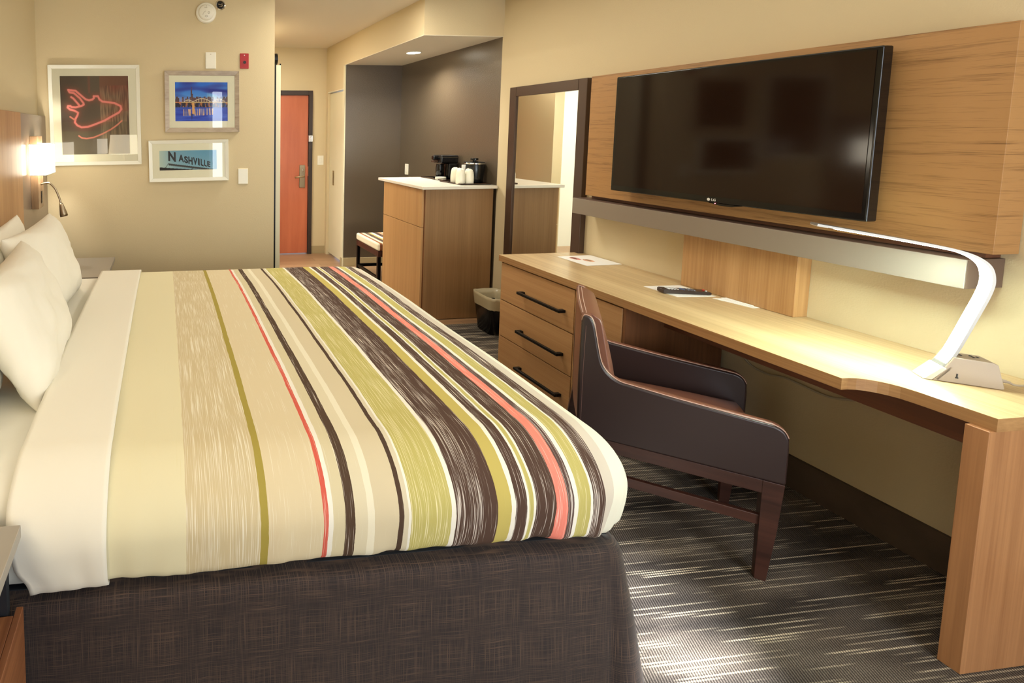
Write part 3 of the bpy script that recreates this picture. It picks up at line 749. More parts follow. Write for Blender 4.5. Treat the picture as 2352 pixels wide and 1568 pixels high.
# ---------------------------------------------------------------- right wall: panel, tv, shelf, box
t = thing('wall_panel', 'long horizontal-grain oak panel behind the television', 'wall panel', (W, 2.13, 1.153))
obj('panel', B((2.60, W-.001, 1.335, 2.935, 1.153, 1.88)), M['oak_panel'], t, world=True, bevel=.0015)
t = thing('wall_ledge', 'long taupe metallic ledge under the oak panel', 'ledge', (W, 2.17, 1.04))
obj('ledge_front', B((2.55, 2.556, 1.36, 2.975, 1.037, 1.132)), M['band'], t, world=True, bevel=.0015)
obj('ledge_body', B((2.556, W-.001, 1.36, 2.975, 1.037, 1.132)), M['bandshade'], t, world=True)
solo('cable_cover', 'vertical-grain oak box standing on the desk under the ledge', 'cover box', B((2.63, W-.001, 1.855, 2.335, .761, 1.036)), M['oak_v'], bevel=.0015)
solo('recess_shade_strip', 'narrow brown strip in the gap between oak panel and ledge', 'strip', B((2.64, W-.001, 1.37, 2.93, 1.133, 1.1525)), M['apron'])  # dark strip standing in for the shade in the recess

tv = thing('television', 'black flat-screen television on the oak panel, switched off', 'television', (2.52, 2.127, 1.215), rotz=math.radians(1.0))
hw, hh = .535, .632
obj('tv_body', B((0.0, .045, -hw, hw, 0, hh)), M['tvbezel'], tv, bevel=.006, seg=3)
obj('screen', B((-.002, .001, -hw+.016, hw-.016, .030, hh-.014)), M['screen'], tv)
obj('wall_bracket', B((.045, .07, -.2, .2, .2, .45)), M['black'], tv)
tb = textmesh('LG', .016, .0002, .0004)
bmesh.ops.rotate(tb, verts=tb.verts, cent=(0,0,0), matrix=Matrix.Rotation(PI/2, 3, 'X')); bmesh.ops.rotate(tb, verts=tb.verts, cent=(0,0,0), matrix=Matrix.Rotation(-PI/2, 3, 'Z'))
bmesh.ops.translate(tb, verts=tb.verts, vec=(-.0006, -.004, .009))
lathe([(.0066,-.0005),(.0066,-.0012),(.001,-.0012)], 20, 'X', (0, .008, .0145), tb)
obj('brand_mark', tb, plain('silver_print', (210,205,196), .4), tv)
obj('sensor_bump', prism([(-.05,0),(.0,-.009),(.05,-.009),(.09,0)], 0, .03, lambda a, b_, h: (h, -a-.04, b_)), M['tvbezel'], tv)
obj('power_light', lathe([(.002,-.0008),(.002,-.0018)], 10, 'X', (0, -.022, -.001)), emis('red_led', (255,60,90), 6), tv)

# ---------------------------------------------------------------- mirror
t = thing('standing_mirror', 'tall brown-framed mirror on the wall left of the television', 'mirror', (W, 3.40, .2))
y0, y1, z0, z1, fw = 3.033, 3.775, .2, 1.885, .072
fr = B((2.66, W-.001, y0, y0+fw, z0, z1), (2.66, W-.001, y1-fw, y1, z0, z1), (2.66, W-.001, y0+fw, y1-fw, z1-fw, z1), (2.66, W-.001, y0+fw, y1-fw, z0, z0+fw))
obj('frame', fr, M['mframe'], t, world=True, bevel=.004)
obj('mirror_glass', B((2.672, 2.68, y0+fw-.004, y1-fw+.004, z0+fw-.004, z1-fw+.004)), M['mirror'], t, world=True)

# ---------------------------------------------------------------- desk
desk = thing('desk', 'long oak desk with drawers and a curved corner', 'desk', (2.4, 2.1, 0))
outline = [(2.13,3.062),(2.137,1.366),(2.160,1.366),(2.184,1.361),(2.205,1.351),(2.223,1.336),(2.237,1.318),(2.246,1.298),(2.250,1.270),(2.252,1.238),(2.254,1.18),(2.254,1.115),(W-.001,1.115),(W-.001,3.03),(2.655,3.03),(2.655,3.062)]
top = prism(outline, .722, .76, lambda a, b_, h: (a, b_, h))
for f_ in top.faces:
    f_.material_index = 0 if abs(f_.normal.z) > .5 else 1
top.normal_update()
for f_ in top.faces: f_.material_index = 0 if abs(f_.normal.z) > .5 else 1
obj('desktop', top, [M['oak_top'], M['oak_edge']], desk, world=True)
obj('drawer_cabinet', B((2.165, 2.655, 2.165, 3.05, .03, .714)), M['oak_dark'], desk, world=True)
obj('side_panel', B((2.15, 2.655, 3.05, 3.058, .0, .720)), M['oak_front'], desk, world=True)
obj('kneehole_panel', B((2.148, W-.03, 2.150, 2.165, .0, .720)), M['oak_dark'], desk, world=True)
for (z0, z1, hz_) in ((.476,.712,.578),(.240,.470,.338),(.03,.234,.108)):
    dr = obj('drawer', B((2.143, 2.165, 2.452, 3.049, z0, z1)), M['oak_front'], desk, world=True, bevel=.0015)
    hb = bmesh.new()
    bar = B((2.102, 2.117, 2.507, 2.847, hz_-.008, hz_+.008), (2.117, 2.143, 2.507, 2.530, hz_-.008, hz_+.008), (2.117, 2.143, 2.824, 2.847, hz_-.008, hz_+.008))
    obj('handle', bar, M['blackm'], dr, world=True, bevel=.002)
obj('cabinet_door', B((2.143, 2.165, 2.168, 2.446, .03, .712)), M['oak_front'], desk, world=True, bevel=.0015)
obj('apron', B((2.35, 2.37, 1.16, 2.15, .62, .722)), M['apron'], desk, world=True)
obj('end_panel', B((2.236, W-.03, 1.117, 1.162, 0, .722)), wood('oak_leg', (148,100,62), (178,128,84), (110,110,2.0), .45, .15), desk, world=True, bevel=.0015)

# things on the desk
def sheetpts(name, label, cat, pts, z, mat, h=.0012, **k):
    return solo(name, label, cat, prism(pts, z, z+h, lambda a, b_, h_: (a, b_, h_)), mat, **k)
def menu_fn(u, v): return (240,238,232)
t = thing('menu_card', 'white card with pink food pictures at the far end of the desk', 'card', (2.57, 2.85, .7605))
pc = [(2.453,2.961),(2.456,2.733),(2.690,2.742),(2.690,2.972)]
obj('card', prism(pc, .7607, .762, lambda a, b_, h: (a, b_, h)), M['paper'], t, world=True)
def blob(cx, cy, rx, ry, seed, n=40, z=.7622):
    bm = bmesh.new(); c = bm.verts.new((cx, cy, z)); vs = []
    for k in range(n):
        a = 2*PI*k/n; r = 1+.25*noise.noise(Vector((math.cos(a)*2, math.sin(a)*2, seed))); vs.append(bm.verts.new((cx+rx*r*math.cos(a), cy+ry*r*math.sin(a), z)))
    for k in range(n): bm.faces.new((c, vs[k], vs[(k+1)%n]))
    return bm
pk = blob(2.525, 2.905, .022, .033, 1); tmp = bpy.data.meshes.new('x')
obj('food_picture', blob(2.525, 2.90, .024, .038, 1), plain('menu_pink', (214,130,118), .6, var=.3), t, world=True)
obj('food_picture', blob(2.565, 2.845, .026, .036, 4), plain('menu_peach', (216,150,120), .6, var=.3), t, world=True)
obj('food_detail', blob(2.522, 2.908, .010, .026, 8, z=.7625), plain('menu_dark', (92,60,44), .6), t, world=True)
obj('food_detail', blob(2.568, 2.85, .008, .024, 12, z=.7625), plain('menu_olive', (140,110,80), .6), t, world=True)
sheetpts('paper_sheet', 'white paper sheet lying under the remote control', 'paper', [(2.413,2.328),(2.417,2.158),(2.604,2.140),(2.612,2.322)], .7605, M['paper'])
sheetpts('note_card', 'long white card nearest the desk lamp', 'card', [(2.560,2.118),(2.596,1.975),(2.628,1.975),(2.622,2.110)], .7605, M['paper'])
sheetpts('note_card', 'narrow white card tight against the oak box', 'card', [(2.600,2.112),(2.6155,1.992),(2.6255,1.998),(2.6245,2.112)], .7625, M['paper'], h=.002)
a = Vector((2.405, 2.232, 0)); b_ = Vector((2.605, 2.178, 0))
u = (b_-a).normalized()
t = thing('remote_control', 'black remote control lying on the white paper sheet', 'remote control', (*((a+b_)/2)[:2], .7622), rotz=math.atan2(u.y, u.x))
L2 = (b_-a).length/2
obj('body', prism([(-L2,.002),(-L2+.004,0),(L2-.004,0),(L2,.004),(L2,.010),(L2-.006,.014),(-L2+.006,.021),(-L2,.018)], -.024, .024, lambda p_, z_, h: (p_, h, z_)), plain('dark_brown_plastic', (46,34,30), .3), t, bevel=.002)
bt = [bmesh.new() for _ in range(3)]
def btn(px_, py_, r, mat):
    zt = .0215-(px_+L2)/(2*L2)*.0065
    obj('button', lathe([(r, zt-.003), (r, zt+.0012), (r*.7, zt+.0018)], 12, 'Z', (px_, py_, 0)), mat, t)
wh = plain('white_button', (220,220,220), .4); gy = plain('grey_button', (110,112,120), .4); bl = plain('blue_button', (90,120,170), .4); rd = plain('red_button', (200,40,40), .4)
for i in range(4):
    for j in range(3): btn(-L2+.03+i*.013, -.012+j*.012, .0042, wh)
for j in range(3): btn(-L2+.095, -.012+j*.012, .004, bl)
for i in range(3):
    for j in range(3): btn(-L2+.115+i*.013, -.012+j*.012, .004, gy)
btn(L2-.014, .010, .0045, rd); btn(L2-.014, -.008, .004, wh)

# desk lamp with outlet base
lp = thing('desk_lamp', 'curved white led desk lamp, lit, at the near end of the desk', 'desk lamp', (2.405, 1.358, .7605), rotz=math.atan2(-.585, .81))
ctr = smoothpts([Vector(c + (0,)) for c in [(.004,.012),(.030,.035),(.058,.080),(.098,.225),(.115,.295),(.118,.335),(.109,.372),(.085,.397),(.050,.413),(.005,.424),(-.06,.436),(-.16,.453),(-.262,.470)]], 6)
def ribbon(pts, hw_, off0, off1):
    bm = bmesh.new(); rings = []
    for i, p in enumerate(pts):
        t_ = (pts[min(i+1, len(pts)-1)]-pts[max(i-1, 0)]).normalized(); nrm = Vector((-t_.y, t_.x, 0))
        a0 = p+nrm*off0; a1 = p+nrm*off1
        rings.append([bm.verts.new((a0.x, -hw_, a0.y)), bm.verts.new((a0.x, hw_, a0.y)), bm.verts.new((a1.x, hw_, a1.y)), bm.verts.new((a1.x, -hw_, a1.y))])
    for a_, b_ in zip(rings, rings[1:]):
        for k_ in range(4): bm.faces.new((a_[k_], a_[(k_+1)%4], b_[(k_+1)%4], b_[k_]))
    bm.faces.new(rings[0]); bm.faces.new(rings[-1][::-1]); return bm
arm = obj('lamp_arm', ribbon(ctr[6:], .025, -.004, .003), M['lampback'], lp, smooth=False)
obj('led_strip', ribbon(ctr[10:-3], .0235, .003, .0042), M['led'], arm)
obj('arm_tip', ribbon(ctr[-3:], .0235, .003, .0042), M['white'], arm)
obj('hinge_foot', prism([(0,0),(.036,.048),(.046,.042),(.018,0)], -.030, .030, lambda a_, z_, h: (a_, h, z_)), M['whitef'], lp, bevel=.002)
obj('hinge_side', prism([(.020,0),(.052,.050),(.060,.048),(.030,0)], -.028, -.022, lambda a_, z_, h: (a_, h, z_)), M['lampgrey'], lp, bevel=.001)
base = obj('outlet_base', prism([(.022,0),(.058,.082),(.136,.080),(.146,.074),(.162,.004),(.158,0)], -.028, .036, lambda a_, z_, h: (a_, h, z_)), M['lampgrey'], lp, bevel=.007, seg=4)
def sock(u0):
    return ((u0, u0+.003, -.004, .006, .081, .0828), (u0, u0+.003, .010, .018, .081, .0828), (u0+.010, u0+.014, .002, .010, .081, .0828))
obj('socket_slots', B(*sock(.074), *sock(.108)), M['nsdark'], base)
obj('usb_port', B((.066, .0685, -.0295, -.0275, .018, .031), (.0645, .070, -.0295, -.0275, .016, .020)), M['black'], base)
obj('power_cord', tube(smoothpts([(.158,.0,.022),(.178,.0,.020),(.20,.01,.010),(.24,.04,.005),(.30,.07,.005),(.34,.09,.005)], 6), .0032, 8), M['cord'], lp, smooth=True)
obj('strain_relief', tube([(.156,.0,.022),(.166,.0,.022),(.167,.0,.0215),(.176,.0,.020),(.177,.0,.020),(.184,.0,.0185)], [.008,.007,.0055,.0055,.004,.004], 12), M['lampgrey'], lp, smooth=True)

# cable on the wall below the desk
solo('wall_cable', 'putty-coloured cable drooping along the wall under the desk', 'cable', tube(smoothpts([(2.69,2.10,.60),(2.689,2.06,.483),(2.688,1.98,.455),(2.688,1.90,.470),(2.688,1.76,.462),(2.688,1.66,.492),(2.689,1.55,.50),(2.690,1.40,.56),(2.69,1.28,.66)], 8), .0045, 8), M['cord'], smooth=True)

# ---------------------------------------------------------------- chair
ch = thing('armchair', 'dark brown leather desk chair with wooden legs and tan stitching', 'chair', (2.05-.28*.78+.25*.625, 1.42+.28*.625+.25*.78, 0), rotz=math.atan2(-.625, .78))
F = .28; R_ = -.30; HWD = .245
sp = [(R_,.362),(R_-.004,.60),(R_-.002,.815),(R_+.002,.832),(R_+.010,.838),(R_+.026,.832),(R_+.038,.805),(R_+.047,.76),(R_+.058,.70),(R_+.070,.655),(R_+.092,.622),(R_+.125,.602),(R_+.17,.595),
      (0,.580),(.15,.567),(.225,.561),(.250,.556),(.268,.543),(.278,.522),(.280,.49),(.280,.362)]
sp_s = [(v.x, v.y) for v in smoothpts([Vector((a_, b_, 0)) for a_, b_ in sp[2:19]], 3)]
outl = [sp[0], sp[1]]+sp_s+[sp[19], sp[20]]
for s in (-1, 1):
    y0, y1 = sorted((s*HWD, s*(HWD-.044)))
    sd = obj('side_arm', prism(outl, y0, y1, lambda a_, z_, h: (a_, h, z_)), M['leathershade'], ch, bevel=.008, seg=4)
    bm = bmesh.new()
    for yy in (s*(HWD-.010), s*(HWD-.034)):
        pts = [(a_*1.0, yy, z_+.0015) for a_, z_ in sp_s]
        tube(pts, .0016, 6, bm)
    obj('stitching', bm, M['stitch'], sd, smooth=True)
    obj('rear_seam', tube([(R_+.012, s*(HWD-.0002), .37), (R_+.010, s*(HWD-.0002), .60), (R_+.012, s*(HWD-.0002), .80)], .0007, 5), M['seam'], sd)
    bm = bmesh.new(); 
    pts = [(a_, s*(HWD-.022), z_) for a_, z_ in sp_s]
    # band in the lit leather colour, brightening the top of the arm
    for i_, (a_, z_) in enumerate(sp_s): pass
    w_ = bmesh.new(); rings = []
    for i_, (a_, z_) in enumerate(sp_s):
        p0 = Vector(sp_s[max(i_-1, 0)]); p1 = Vector(sp_s[min(i_+1, len(sp_s)-1)]); t_ = (p1-p0).normalized(); nr = Vector((-t_.y, t_.x)) 
        if nr.y < 0 and t_.x > 0: nr = -nr
        q0 = Vector((a_, z_))-nr*.004; q1 = Vector((a_, z_))+nr*.0035
        rings.append([w_.verts.new((q0.x, s*(HWD-.037), q0.y)), w_.verts.new((q0.x, s*(HWD-.007), q0.y)), w_.verts.new((q1.x, s*(HWD-.010), q1.y)), w_.verts.new((q1.x, s*(HWD-.034), q1.y))])
    for a_, b_ in zip(rings, rings[1:]):
        for k_ in range(4): w_.faces.new((a_[k_], a_[(k_+1)%4], b_[(k_+1)%4], b_[k_]))
    w_.faces.new(rings[0]); w_.faces.new(rings[-1][::-1]); bm.free()
    obj('arm_top_band', w_, M['leather'], sd, smooth=True)
# backrest: curved pad between the arms, rising full height
bk = bmesh.new(); n1, n2 = 24, 22; G = {}
for side in (0, 1):
    for i in range(n1+1):
        u_ = i/n1*2-1
        for j in range(n2+1):
            v_ = j/n2; z_ = .40+.438*v_
            if side == 0:   # outer face
                x_ = R_-.006*(1-u_*u_)-.004*v_
            else:           # inner face, leaning back
                x_ = R_+.145-.085*v_**.9+.014*(1-u_**4)*math.sin(PI*min(1, v_*1.05))
            e_ = max(0, (v_-.93)/.07); 
            if side == 1: x_ -= .03*e_**2
            z_ -= .010*e_**2*0
            G[side, i, j] = bk.verts.new((x_, u_*(HWD-.0435), z_))
for side in (0, 1):
    for i in range(n1):
        for j in range(n2): bk.faces.new((G[side,i,j], G[side,i+1,j], G[side,i+1,j+1], G[side,i,j+1]))
for i in range(n1):
    bk.faces.new((G[0,i,0], G[0,i+1,0], G[1,i+1,0], G[1,i,0])); bk.faces.new((G[0,i,n2], G[0,i+1,n2], G[1,i+1,n2], G[1,i,n2]))
for j in range(n2):
    bk.faces.new((G[0,0,j], G[0,0,j+1], G[1,0,j+1], G[1,0,j])); bk.faces.new((G[0,n1,j], G[0,n1,j+1], G[1,n1,j+1], G[1,n1,j]))
br_ = obj('backrest', bk, M['leather'], ch, bevel=.006, seg=3)
bm = bmesh.new()
for xx in (R_+.004, R_+.016): tube([(xx-.003, -HWD+.046, .8385), (xx-.006, 0, .8395), (xx-.003, HWD-.046, .8385)], .0014, 6, bm)
obj('stitching', bm, M['stitch'], br_, smooth=True)
# seat cushion
st_ = bmesh.new(); n = 20; top_ = {}
for i in range(n+1):
    for j in range(n+1):
        u_, v_ = i/n*2-1, j/n*2-1
        top_[i, j] = st_.verts.new((-.01+u_*.285, v_*(HWD-.046), .445+.032*(1-abs(u_)**3.5)*(1-abs(v_)**3.5)-(.05 if abs(u_) == 1 else 0)))
for i in range(n):
    for j in range(n): st_.faces.new((top_[i,j], top_[i+1,j], top_[i+1,j+1], top_[i,j+1]))
lo_ = [st_.verts.new((-.01+a_*.285, b_*(HWD-.046), .363)) for a_, b_ in ((-1,-1),(1,-1),(1,1),(-1,1))]
edges = [[top_[i,0] for i in range(n+1)], [top_[n,j] for j in range(n+1)], [top_[i,n] for i in range(n,-1,-1)], [top_[0,j] for j in range(n,-1,-1)]]
for k_, ed in enumerate(edges):
    st_.faces.new([lo_[k_]]+ed+[lo_[(k_+1)%4]])
st_.faces.new(lo_)
obj('seat', st_, M['leather'], ch, smooth=True)
# wooden frame
rails = B((R_+.01, F-.048, -HWD+.004, -HWD+.034, .315, .362), (R_+.01, F-.048, HWD-.034, HWD-.004, .315, .362), (F-.04, F-.012, -HWD+.05, HWD-.05, .315, .362), (R_+.012, R_+.04, -HWD+.05, HWD-.05, .315, .362))
obj('seat_rail', rails, M['cwood'], ch, bevel=.002)
def leg(xa, xb, ya, yb, dx0, taper, dxb=0):
    bm = bmesh.new(); V_ = []
    for (z_, t_, o_) in ((.362, 0, 0), (.20, taper*.35, dxb*.4), (0, taper, dxb)):
        V_.append([bm.verts.new(p_) for p_ in ((xa+t_*dx0+o_, ya+t_*.3, z_), (xb-t_*(1-dx0)+o_, ya+t_*.3, z_), (xb-t_*(1-dx0)+o_, yb-t_*.3, z_), (xa+t_*dx0+o_, yb-t_*.3, z_))])
    for a_, b_ in zip(V_, V_[1:]):
        for k_ in range(4): bm.faces.new((a_[k_], a_[(k_+1)%4], b_[(k_+1)%4], b_[k_]))
    bm.faces.new(V_[0]); bm.faces.new(V_[-1][::-1]); return bm
for s in (-1, 1):
    ya, yb = sorted((s*(HWD-.002), s*(HWD-.044)))
    obj('leg', leg(F-.056, F-.002, ya, yb, 0.0, .024), M['cwood'], ch, bevel=.002)
    obj('leg', leg(R_+.002, R_+.046, ya, yb, 0.0, .014, -.05), M['cwood'], ch, bevel=.002)
    ya, yb = sorted((s*(HWD-.012), s*(HWD-.032)))
    obj('stretcher', B((R_+.0, F-.045, ya, yb, .195, .230)), M['cwood'], ch, bevel=.002)

# ---------------------------------------------------------------- wardrobe cabinet, bench, bin
cb = thing('cabinet', 'tall oak cabinet with a white stone top in the alcove', 'cabinet', (2.38, 4.33, 0))
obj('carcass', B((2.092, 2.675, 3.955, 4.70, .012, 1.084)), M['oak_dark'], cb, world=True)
obj('side_panel', B((2.094, 2.676, 3.950, 3.956, .006, 1.084)), wood('oak_side', (136,102,66), (158,122,82), (90,90,1.6), .42, .1), cb, world=True)
obj('drawer_front', B((2.072, 2.090, 3.965, 4.70, .772, 1.080)), wood('oak_door', (176,134,84), (196,154,104), (90,90,1.6), .42, .1), cb, world=True, bevel=.0015)
obj('cabinet_door', B((2.072, 2.090, 3.965, 4.70, .03, .768)), bpy.data.materials['oak_door'], cb, world=True, bevel=.0015)
obj('stone_top', B((2.055, W-.002, 3.925, 4.80, 1.085, 1.11)), M['quartz'], cb, world=True, bevel=.003)
bn = thing('luggage_bench', 'low bench with a striped cushion beyond the cabinet', 'bench', (2.33, 5.06, 0))
BS = [(-.2,(226,214,186),LT,.2),(.02,(150,96,66),(220,190,150),.4),(.05,(226,214,186),LT,.3),(.08,BR,LT,.6),(.12,(200,180,110),LT,.4),(.15,WH,WH,0),(.18,BR,LT,.6),(.23,(214,170,130),LT,.4),(.27,WH,WH,0),(.30,BR,LT,.6),(.34,OL,LT,.4),(.37,WH,WH,0),(.40,BR,LT,.7),(.46,(220,206,176),WH,.3),(.49,BR,LT,.6),(.52,(226,214,186),LT,.3)]
M['bench'] = duvet_mat('striped_bench_fabric', BS, 'Object', 'X')
cx = bmesh.new()
cu = B((.0, .57, 0, .58, 0, .075))
co_ = obj('cushion', cu, M['bench'], bn, bevel=.02, seg=4); co_.location = (2.05-2.33, 4.76-5.06, .392)
obj('bench_frame', B((2.055, 2.615, 4.765, 4.795, .335, .392), (2.055, 2.615, 5.305, 5.335, .335, .392), (2.055, 2.085, 4.795, 5.305, .335, .392), (2.585, 2.615, 4.795, 5.305, .335, .392)), M['cwood'], bn, world=True, bevel=.002)
for xx in (2.055, 2.583):
    for yy in (4.765, 5.303):
        obj('leg', B((xx, xx+.032, yy, yy+.032, 0, .335)), M['blackm'], bn, world=True, bevel=.002)
obj('stretcher', B((2.060, 2.080, 4.797, 5.303, .10, .13)), M['blackm'], bn, world=True)
obj('stretcher', B((2.59, 2.61, 4.797, 5.303, .10, .13)), M['blackm'], bn, world=True)
obj('stretcher', B((2.087, 2.583, 5.31, 5.33, .10, .13)), M['blackm'], bn, world=True)

bi = thing('waste_bin', 'small black waste bin with a clear liner beside the cabinet', 'waste bin', (2.538, 3.68, 0))
def ring(z, hx, hy, bm, n=32):
    out = []
    for k in range(n):
        a = 2*PI*k/n; c, s = math.cos(a), math.sin(a)
        out.append(bm.verts.new((math.copysign(abs(c)**.45, c)*hx, math.copysign(abs(s)**.45, s)*hy, z)))
    return out
def stack(levels):
    bm = bmesh.new(); rs = [ring(z, hx, hy, bm) for z, hx, hy in levels]
    for a_, b_ in zip(rs, rs[1:]):
        for k in range(32): bm.faces.new((a_[k], a_[(k+1)%32], b_[(k+1)%32], b_[k]))
    bm.faces.new(rs[0][::-1]); return bm
b1 = stack([(0,.085,.105),(.28,.112,.135),(.292,.116,.139),(.292,.110,.133),(.27,.106,.129),(.02,.080,.100)]); 
obj('bin_body', b1, M['black'], bi, smooth=True)
b2 = bmesh.new(); rs = []
for z, hx, hy, am in ((.200,.1085,.131,.004),(.215,.110,.132,.007),(.245,.1135,.1355,.008),(.275,.1165,.139,.006),(.296,.1175,.1405,.003),(.297,.109,.132,.003),(.26,.100,.124,.010),(.22,.094,.118,.012)):
    r_ = ring(z, hx, hy, b2)
    for k, v in enumerate(r_):
        d_ = am*abs(noise.noise(Vector((k*.9, z*14, 1))))*1.6; v.co.x *= 1+d_*2.5; v.co.y *= 1+d_*2.5; v.co.z += am*noise.noise(Vector((k*.7, z*9, 4)))*1.6
    rs.append(r_)
for a_, b_ in zip(rs, rs[1:]):
    for k in range(32): b2.faces.new((a_[k], a_[(k+1)%32], b_[(k+1)%32], b_[k]))
obj('bin_liner', b2, M['liner'], bi, smooth=True)

# ---------------------------------------------------------------- things on the cabinet
Z = 1.1105
def tray(name, label, loc, hx, hy, rot):
    t = thing(name, label, 'tray', (loc[0], loc[1], Z), rotz=rot, group='dark trays on the cabinet')
    obj('tray_base', B((-hx, hx, -hy, hy, 0, .005)), M['black'], t, bevel=.001)
    obj('tray_rim', B((-hx, hx, -hy, -hy+.006, .005, .012), (-hx, hx, hy-.006, hy, .005, .012), (-hx, -hx+.006, -hy+.006, hy-.006, .005, .012), (hx-.006, hx, -hy+.006, hy-.006, .005, .012)), M['mframe'], t, bevel=.001)
tray('serving_tray', 'dark tray under the coffee maker', (2.578, 4.55), .118, .20, .0)
tray('serving_tray', 'dark tray under the wrapped cups and ice bucket', (2.555, 4.165), .135, .165, .0)
Zt = Z+.0055
cm = thing('coffee_maker', 'black single-cup coffee maker on its tray', 'coffee maker', (2.595, 4.55, Zt))
obj('body', B((-.005, .08, -.075, .075, .0, .145)), M['black'], cm, bevel=.012, seg=4)
obj('brew_head', B((-.085, .085, -.078, .078, .145, .218)), M['black'], cm, bevel=.012, seg=4)
obj('lid_seam', B((-.086, .086, -.079, .079, .196, .199)), M['nickel'], cm, bevel=.001)
obj('spout_lever', B((-.128, -.085, -.022, .022, .175, .212)), M['black'], cm, bevel=.008, seg=3)
obj('spout', B((-.13, -.085, -.026, .026, .150, .170)), M['mframe'], cm, bevel=.006)
obj('drip_plate', lathe([(.052,0),(.054,.012),(.05,.018),(.001,.018)], 32, 'Z', (-.055, 0, 0)), M['black'], cm, smooth=False)
obj('water_window', B((-.0075, -.0045, -.045, -.02, .03, .135), (-.0075, -.0045, .01, .04, .03, .135)), M['nickel'], cm, bevel=.001)
obj('carafe', lathe([(.030,.0185),(.036,.03),(.038,.10),(.034,.125),(.036,.135)], 28, 'Z', (-.052, .0, 0)), M['tvbezel'], cm, smooth=True)
ib = thing('ice_bucket', 'round black ice bucket with a knobbed lid', 'ice bucket', (2.612, 4.125, Zt))
obj('bucket', lathe([(.066,0),(.070,.01),(.077,.10),(.080,.165),(.079,.168)], 40), M['black'], ib, smooth=True)
ld = obj('lid', lathe([(.081,.168),(.082,.174),(.078,.178),(.04,.183),(.001,.185)], 40), M['black'], ib, smooth=False)
obj('knob', lathe([(.014,.183),(.014,.19),(.030,.192),(.031,.206),(.028,.209),(.001,.209)], 28), M['black'], ld)
obj('rim_band', lathe([(.0815,.160),(.0825,.163),(.0825,.168),(.0815,.170)], 40), M['chrome'], ib)
def cup(x_, y_, h_, label, sd, neck=False):
    t = thing('wrapped_cup', label, 'cup', (x_, y_, Zt), group='plastic-wrapped white cups on the tray')
    L = [(.034,0),(.036,.004),(.037,.03),(.036,.06),(.034,.085),(.032,.10),(.027,h_-.006),(.018,h_),(.008,h_+.004),(.001,h_-.004)]
    bm = bmesh.new(); rs = []; n = 28
    for r, z in L:
        rr_ = []
        for k in range(n):
            a = 2*PI*k/n; w_ = 1+.09*noise.noise(Vector((math.cos(a)*3+sd, math.sin(a)*3, z*30)))*(.3+z*8)
            rr_.append(bm.verts.new((r*w_*math.cos(a), r*w_*math.sin(a), z+.012*noise.noise(Vector((a*2, sd, z*10)))*(1 if z > .08 else 0))))
        rs.append(rr_)
    for a_, b_ in zip(rs, rs[1:]):
        for k in range(n): bm.faces.new((a_[k], a_[(k+1)%n], b_[(k+1)%n], b_[k]))
    bm.faces.new(rs[0][::-1])
    obj('cup_wrap', bm, M['wrap'], t, smooth=True)
    return t
M['wrap'] = plain('clear_wrap_over_white_cup', (238,234,214), .28, bump=(120, .6, .002))
cup(2.448, 4.055, .125, 'wrapped white cup at the front corner of the tray, leftmost', 1)
cup(2.523, 4.050, .118, 'wrapped white cup right in front of the ice bucket', 5)
cup(2.470, 4.170, .122, 'wrapped white cup behind the two front ones, near the lids', 9)
for k, wd_ in enumerate(('bottom', 'middle', 'top')):
    solo('paper_coaster', 'round white coaster left of the wrapped cups, %s one of three' % wd_, 'coaster', lathe([(.046,0),(.048,.001),(.047,.006),(.040,.0075),(.001,.0075)], 32, 'Z', (2.50, 4.455, Zt+k*.0078)), M['whitef'], group='white coasters stacked on the tray')
t = thing('condiment_packet', 'folded cream packet standing between the cup and the ice bucket', 'packet', (2.512, 4.125, Zt))
obj('packet', prism([(-.016,0),(.010,0),(.022,.155),(-.012,.155)], -.003, .003, lambda a_, z_, h: (a_, h, z_)), M['paper'], t, bevel=.001)

# ---------------------------------------------------------------- floor lamp by the window, seen in reflections
fl = thing('floor_lamp', 'floor lamp with a cream drum shade by the window', 'floor lamp', (-.63, -.55, 0))
obj('lamp_foot', lathe([(.14,0),(.14,.02),(.02,.03)], 32), M['nickel'], fl)
obj('pole', tube([(0,0,.03),(0,0,1.23)], .011, 12), M['nickel'], fl, smooth=True)
obj('drum_shade', lathe([(.235,1.22),(.205,1.52)], 36), M['lshade'], fl)

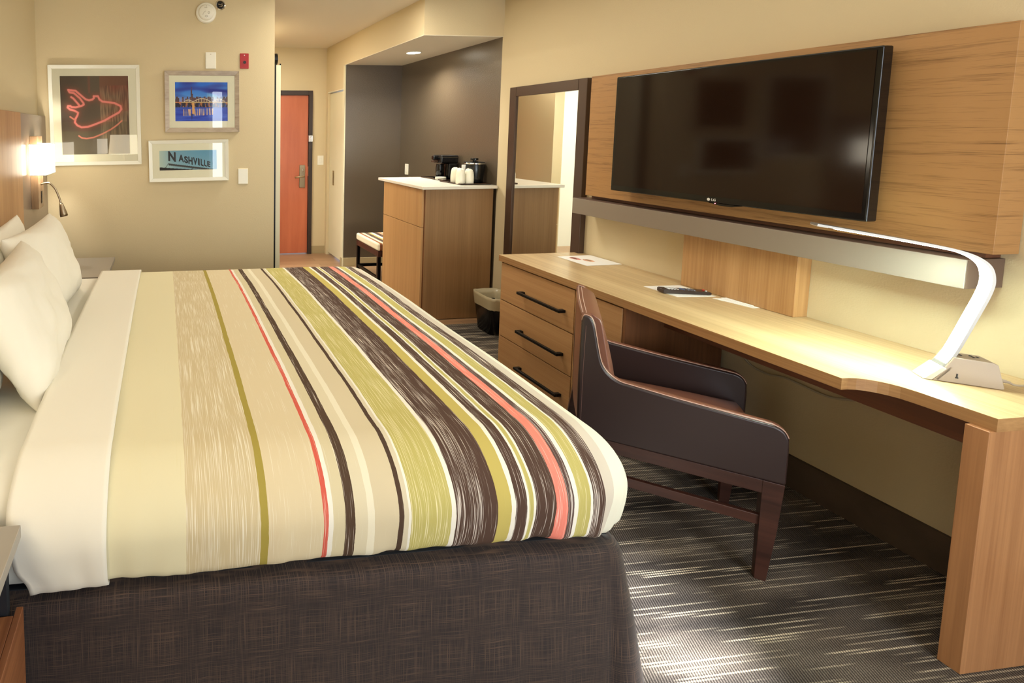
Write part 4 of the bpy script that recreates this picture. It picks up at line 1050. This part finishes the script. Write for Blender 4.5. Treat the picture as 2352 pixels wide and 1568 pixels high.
# ---------------------------------------------------------------- lights
def light(name, kind, loc, power, color, rot=(0,0,0), **k):
    l = bpy.data.lights.new(name, kind); l.energy = power; l.color = color
    for a_, b_ in k.items(): setattr(l, a_, b_)
    o = bpy.data.objects.new(name, l); COL.objects.link(o); o.location = loc; o.rotation_euler = rot; return o
WARM = (1, .93, .80); SOFT = (1, .95, .86); COOL = (.80, .90, 1)
for yy, pw in ((3.47, 9), (.92, 15)):
    light('sconce_bulb', 'POINT', (-.785, yy, 1.38), pw, SOFT, shadow_soft_size=.03)
light('alcove_spot', 'SPOT', (2.37, 4.78, 2.288), 110, (1, .94, .84), spot_size=math.radians(150), spot_blend=.8, shadow_soft_size=.05)
light('entry_fill', 'AREA', (1.0, 5.35, 2.57), 22, WARM, shape='DISK', size=.25)  # added fill hidden behind the picture wall to brighten the hall
light('hall_fill', 'AREA', (1.45, 3.55, 2.57), 24, WARM, shape='DISK', size=.5)  # unseen ceiling fill without a fixture, added on the room side
light('room_fill', 'AREA', (1.1, 1.4, 2.57), 16, SOFT, shape='RECTANGLE', size=2.4, size_y=2.6)  # broad overhead fill added for even room light, no fixture
light('bathroom_lamp', 'AREA', (0, 5.2, 2.5), 80, (.95, 1, .96), size=.8)
light('window_gap_glow', 'AREA', (.92, BK+.02, 1.3), 12, COOL, rot=(math.radians(90), 0, 0), shape='RECTANGLE', size=.17, size_y=1.9)
light('curtain_side_fill', 'AREA', (1.95, BK+.17, 1.2), 48, (.90, .95, 1), rot=(math.radians(90), 0, 0), shape='RECTANGLE', size=1.2, size_y=2.0)  # low fill added in front of the right curtain, out of view
sun = light('sun', 'SUN', (0, -3, 3), 40, (.95, .97, 1), angle=math.radians(5))
sun.rotation_euler = Vector((.62, 2.6, -2.05)).to_track_quat('-Z', 'Y').to_euler()
wl = bpy.data.worlds.new('World'); sc.world = wl; wl.use_nodes = True
bg = wl.node_tree.nodes['Background']; bg.inputs[0].default_value = (.7, .82, 1, 1); bg.inputs[1].default_value = 1.5
# ---------------------------------------------------------------- render settings
sc.view_settings.view_transform = 'Standard'; sc.view_settings.look = 'None'; sc.view_settings.gamma = 1
sc.view_settings.use_curve_mapping = False; sc.view_settings.exposure = 0.02
sc.cycles.use_denoising = True; sc.cycles.max_bounces = 8; sc.cycles.sample_clamp_indirect = 6
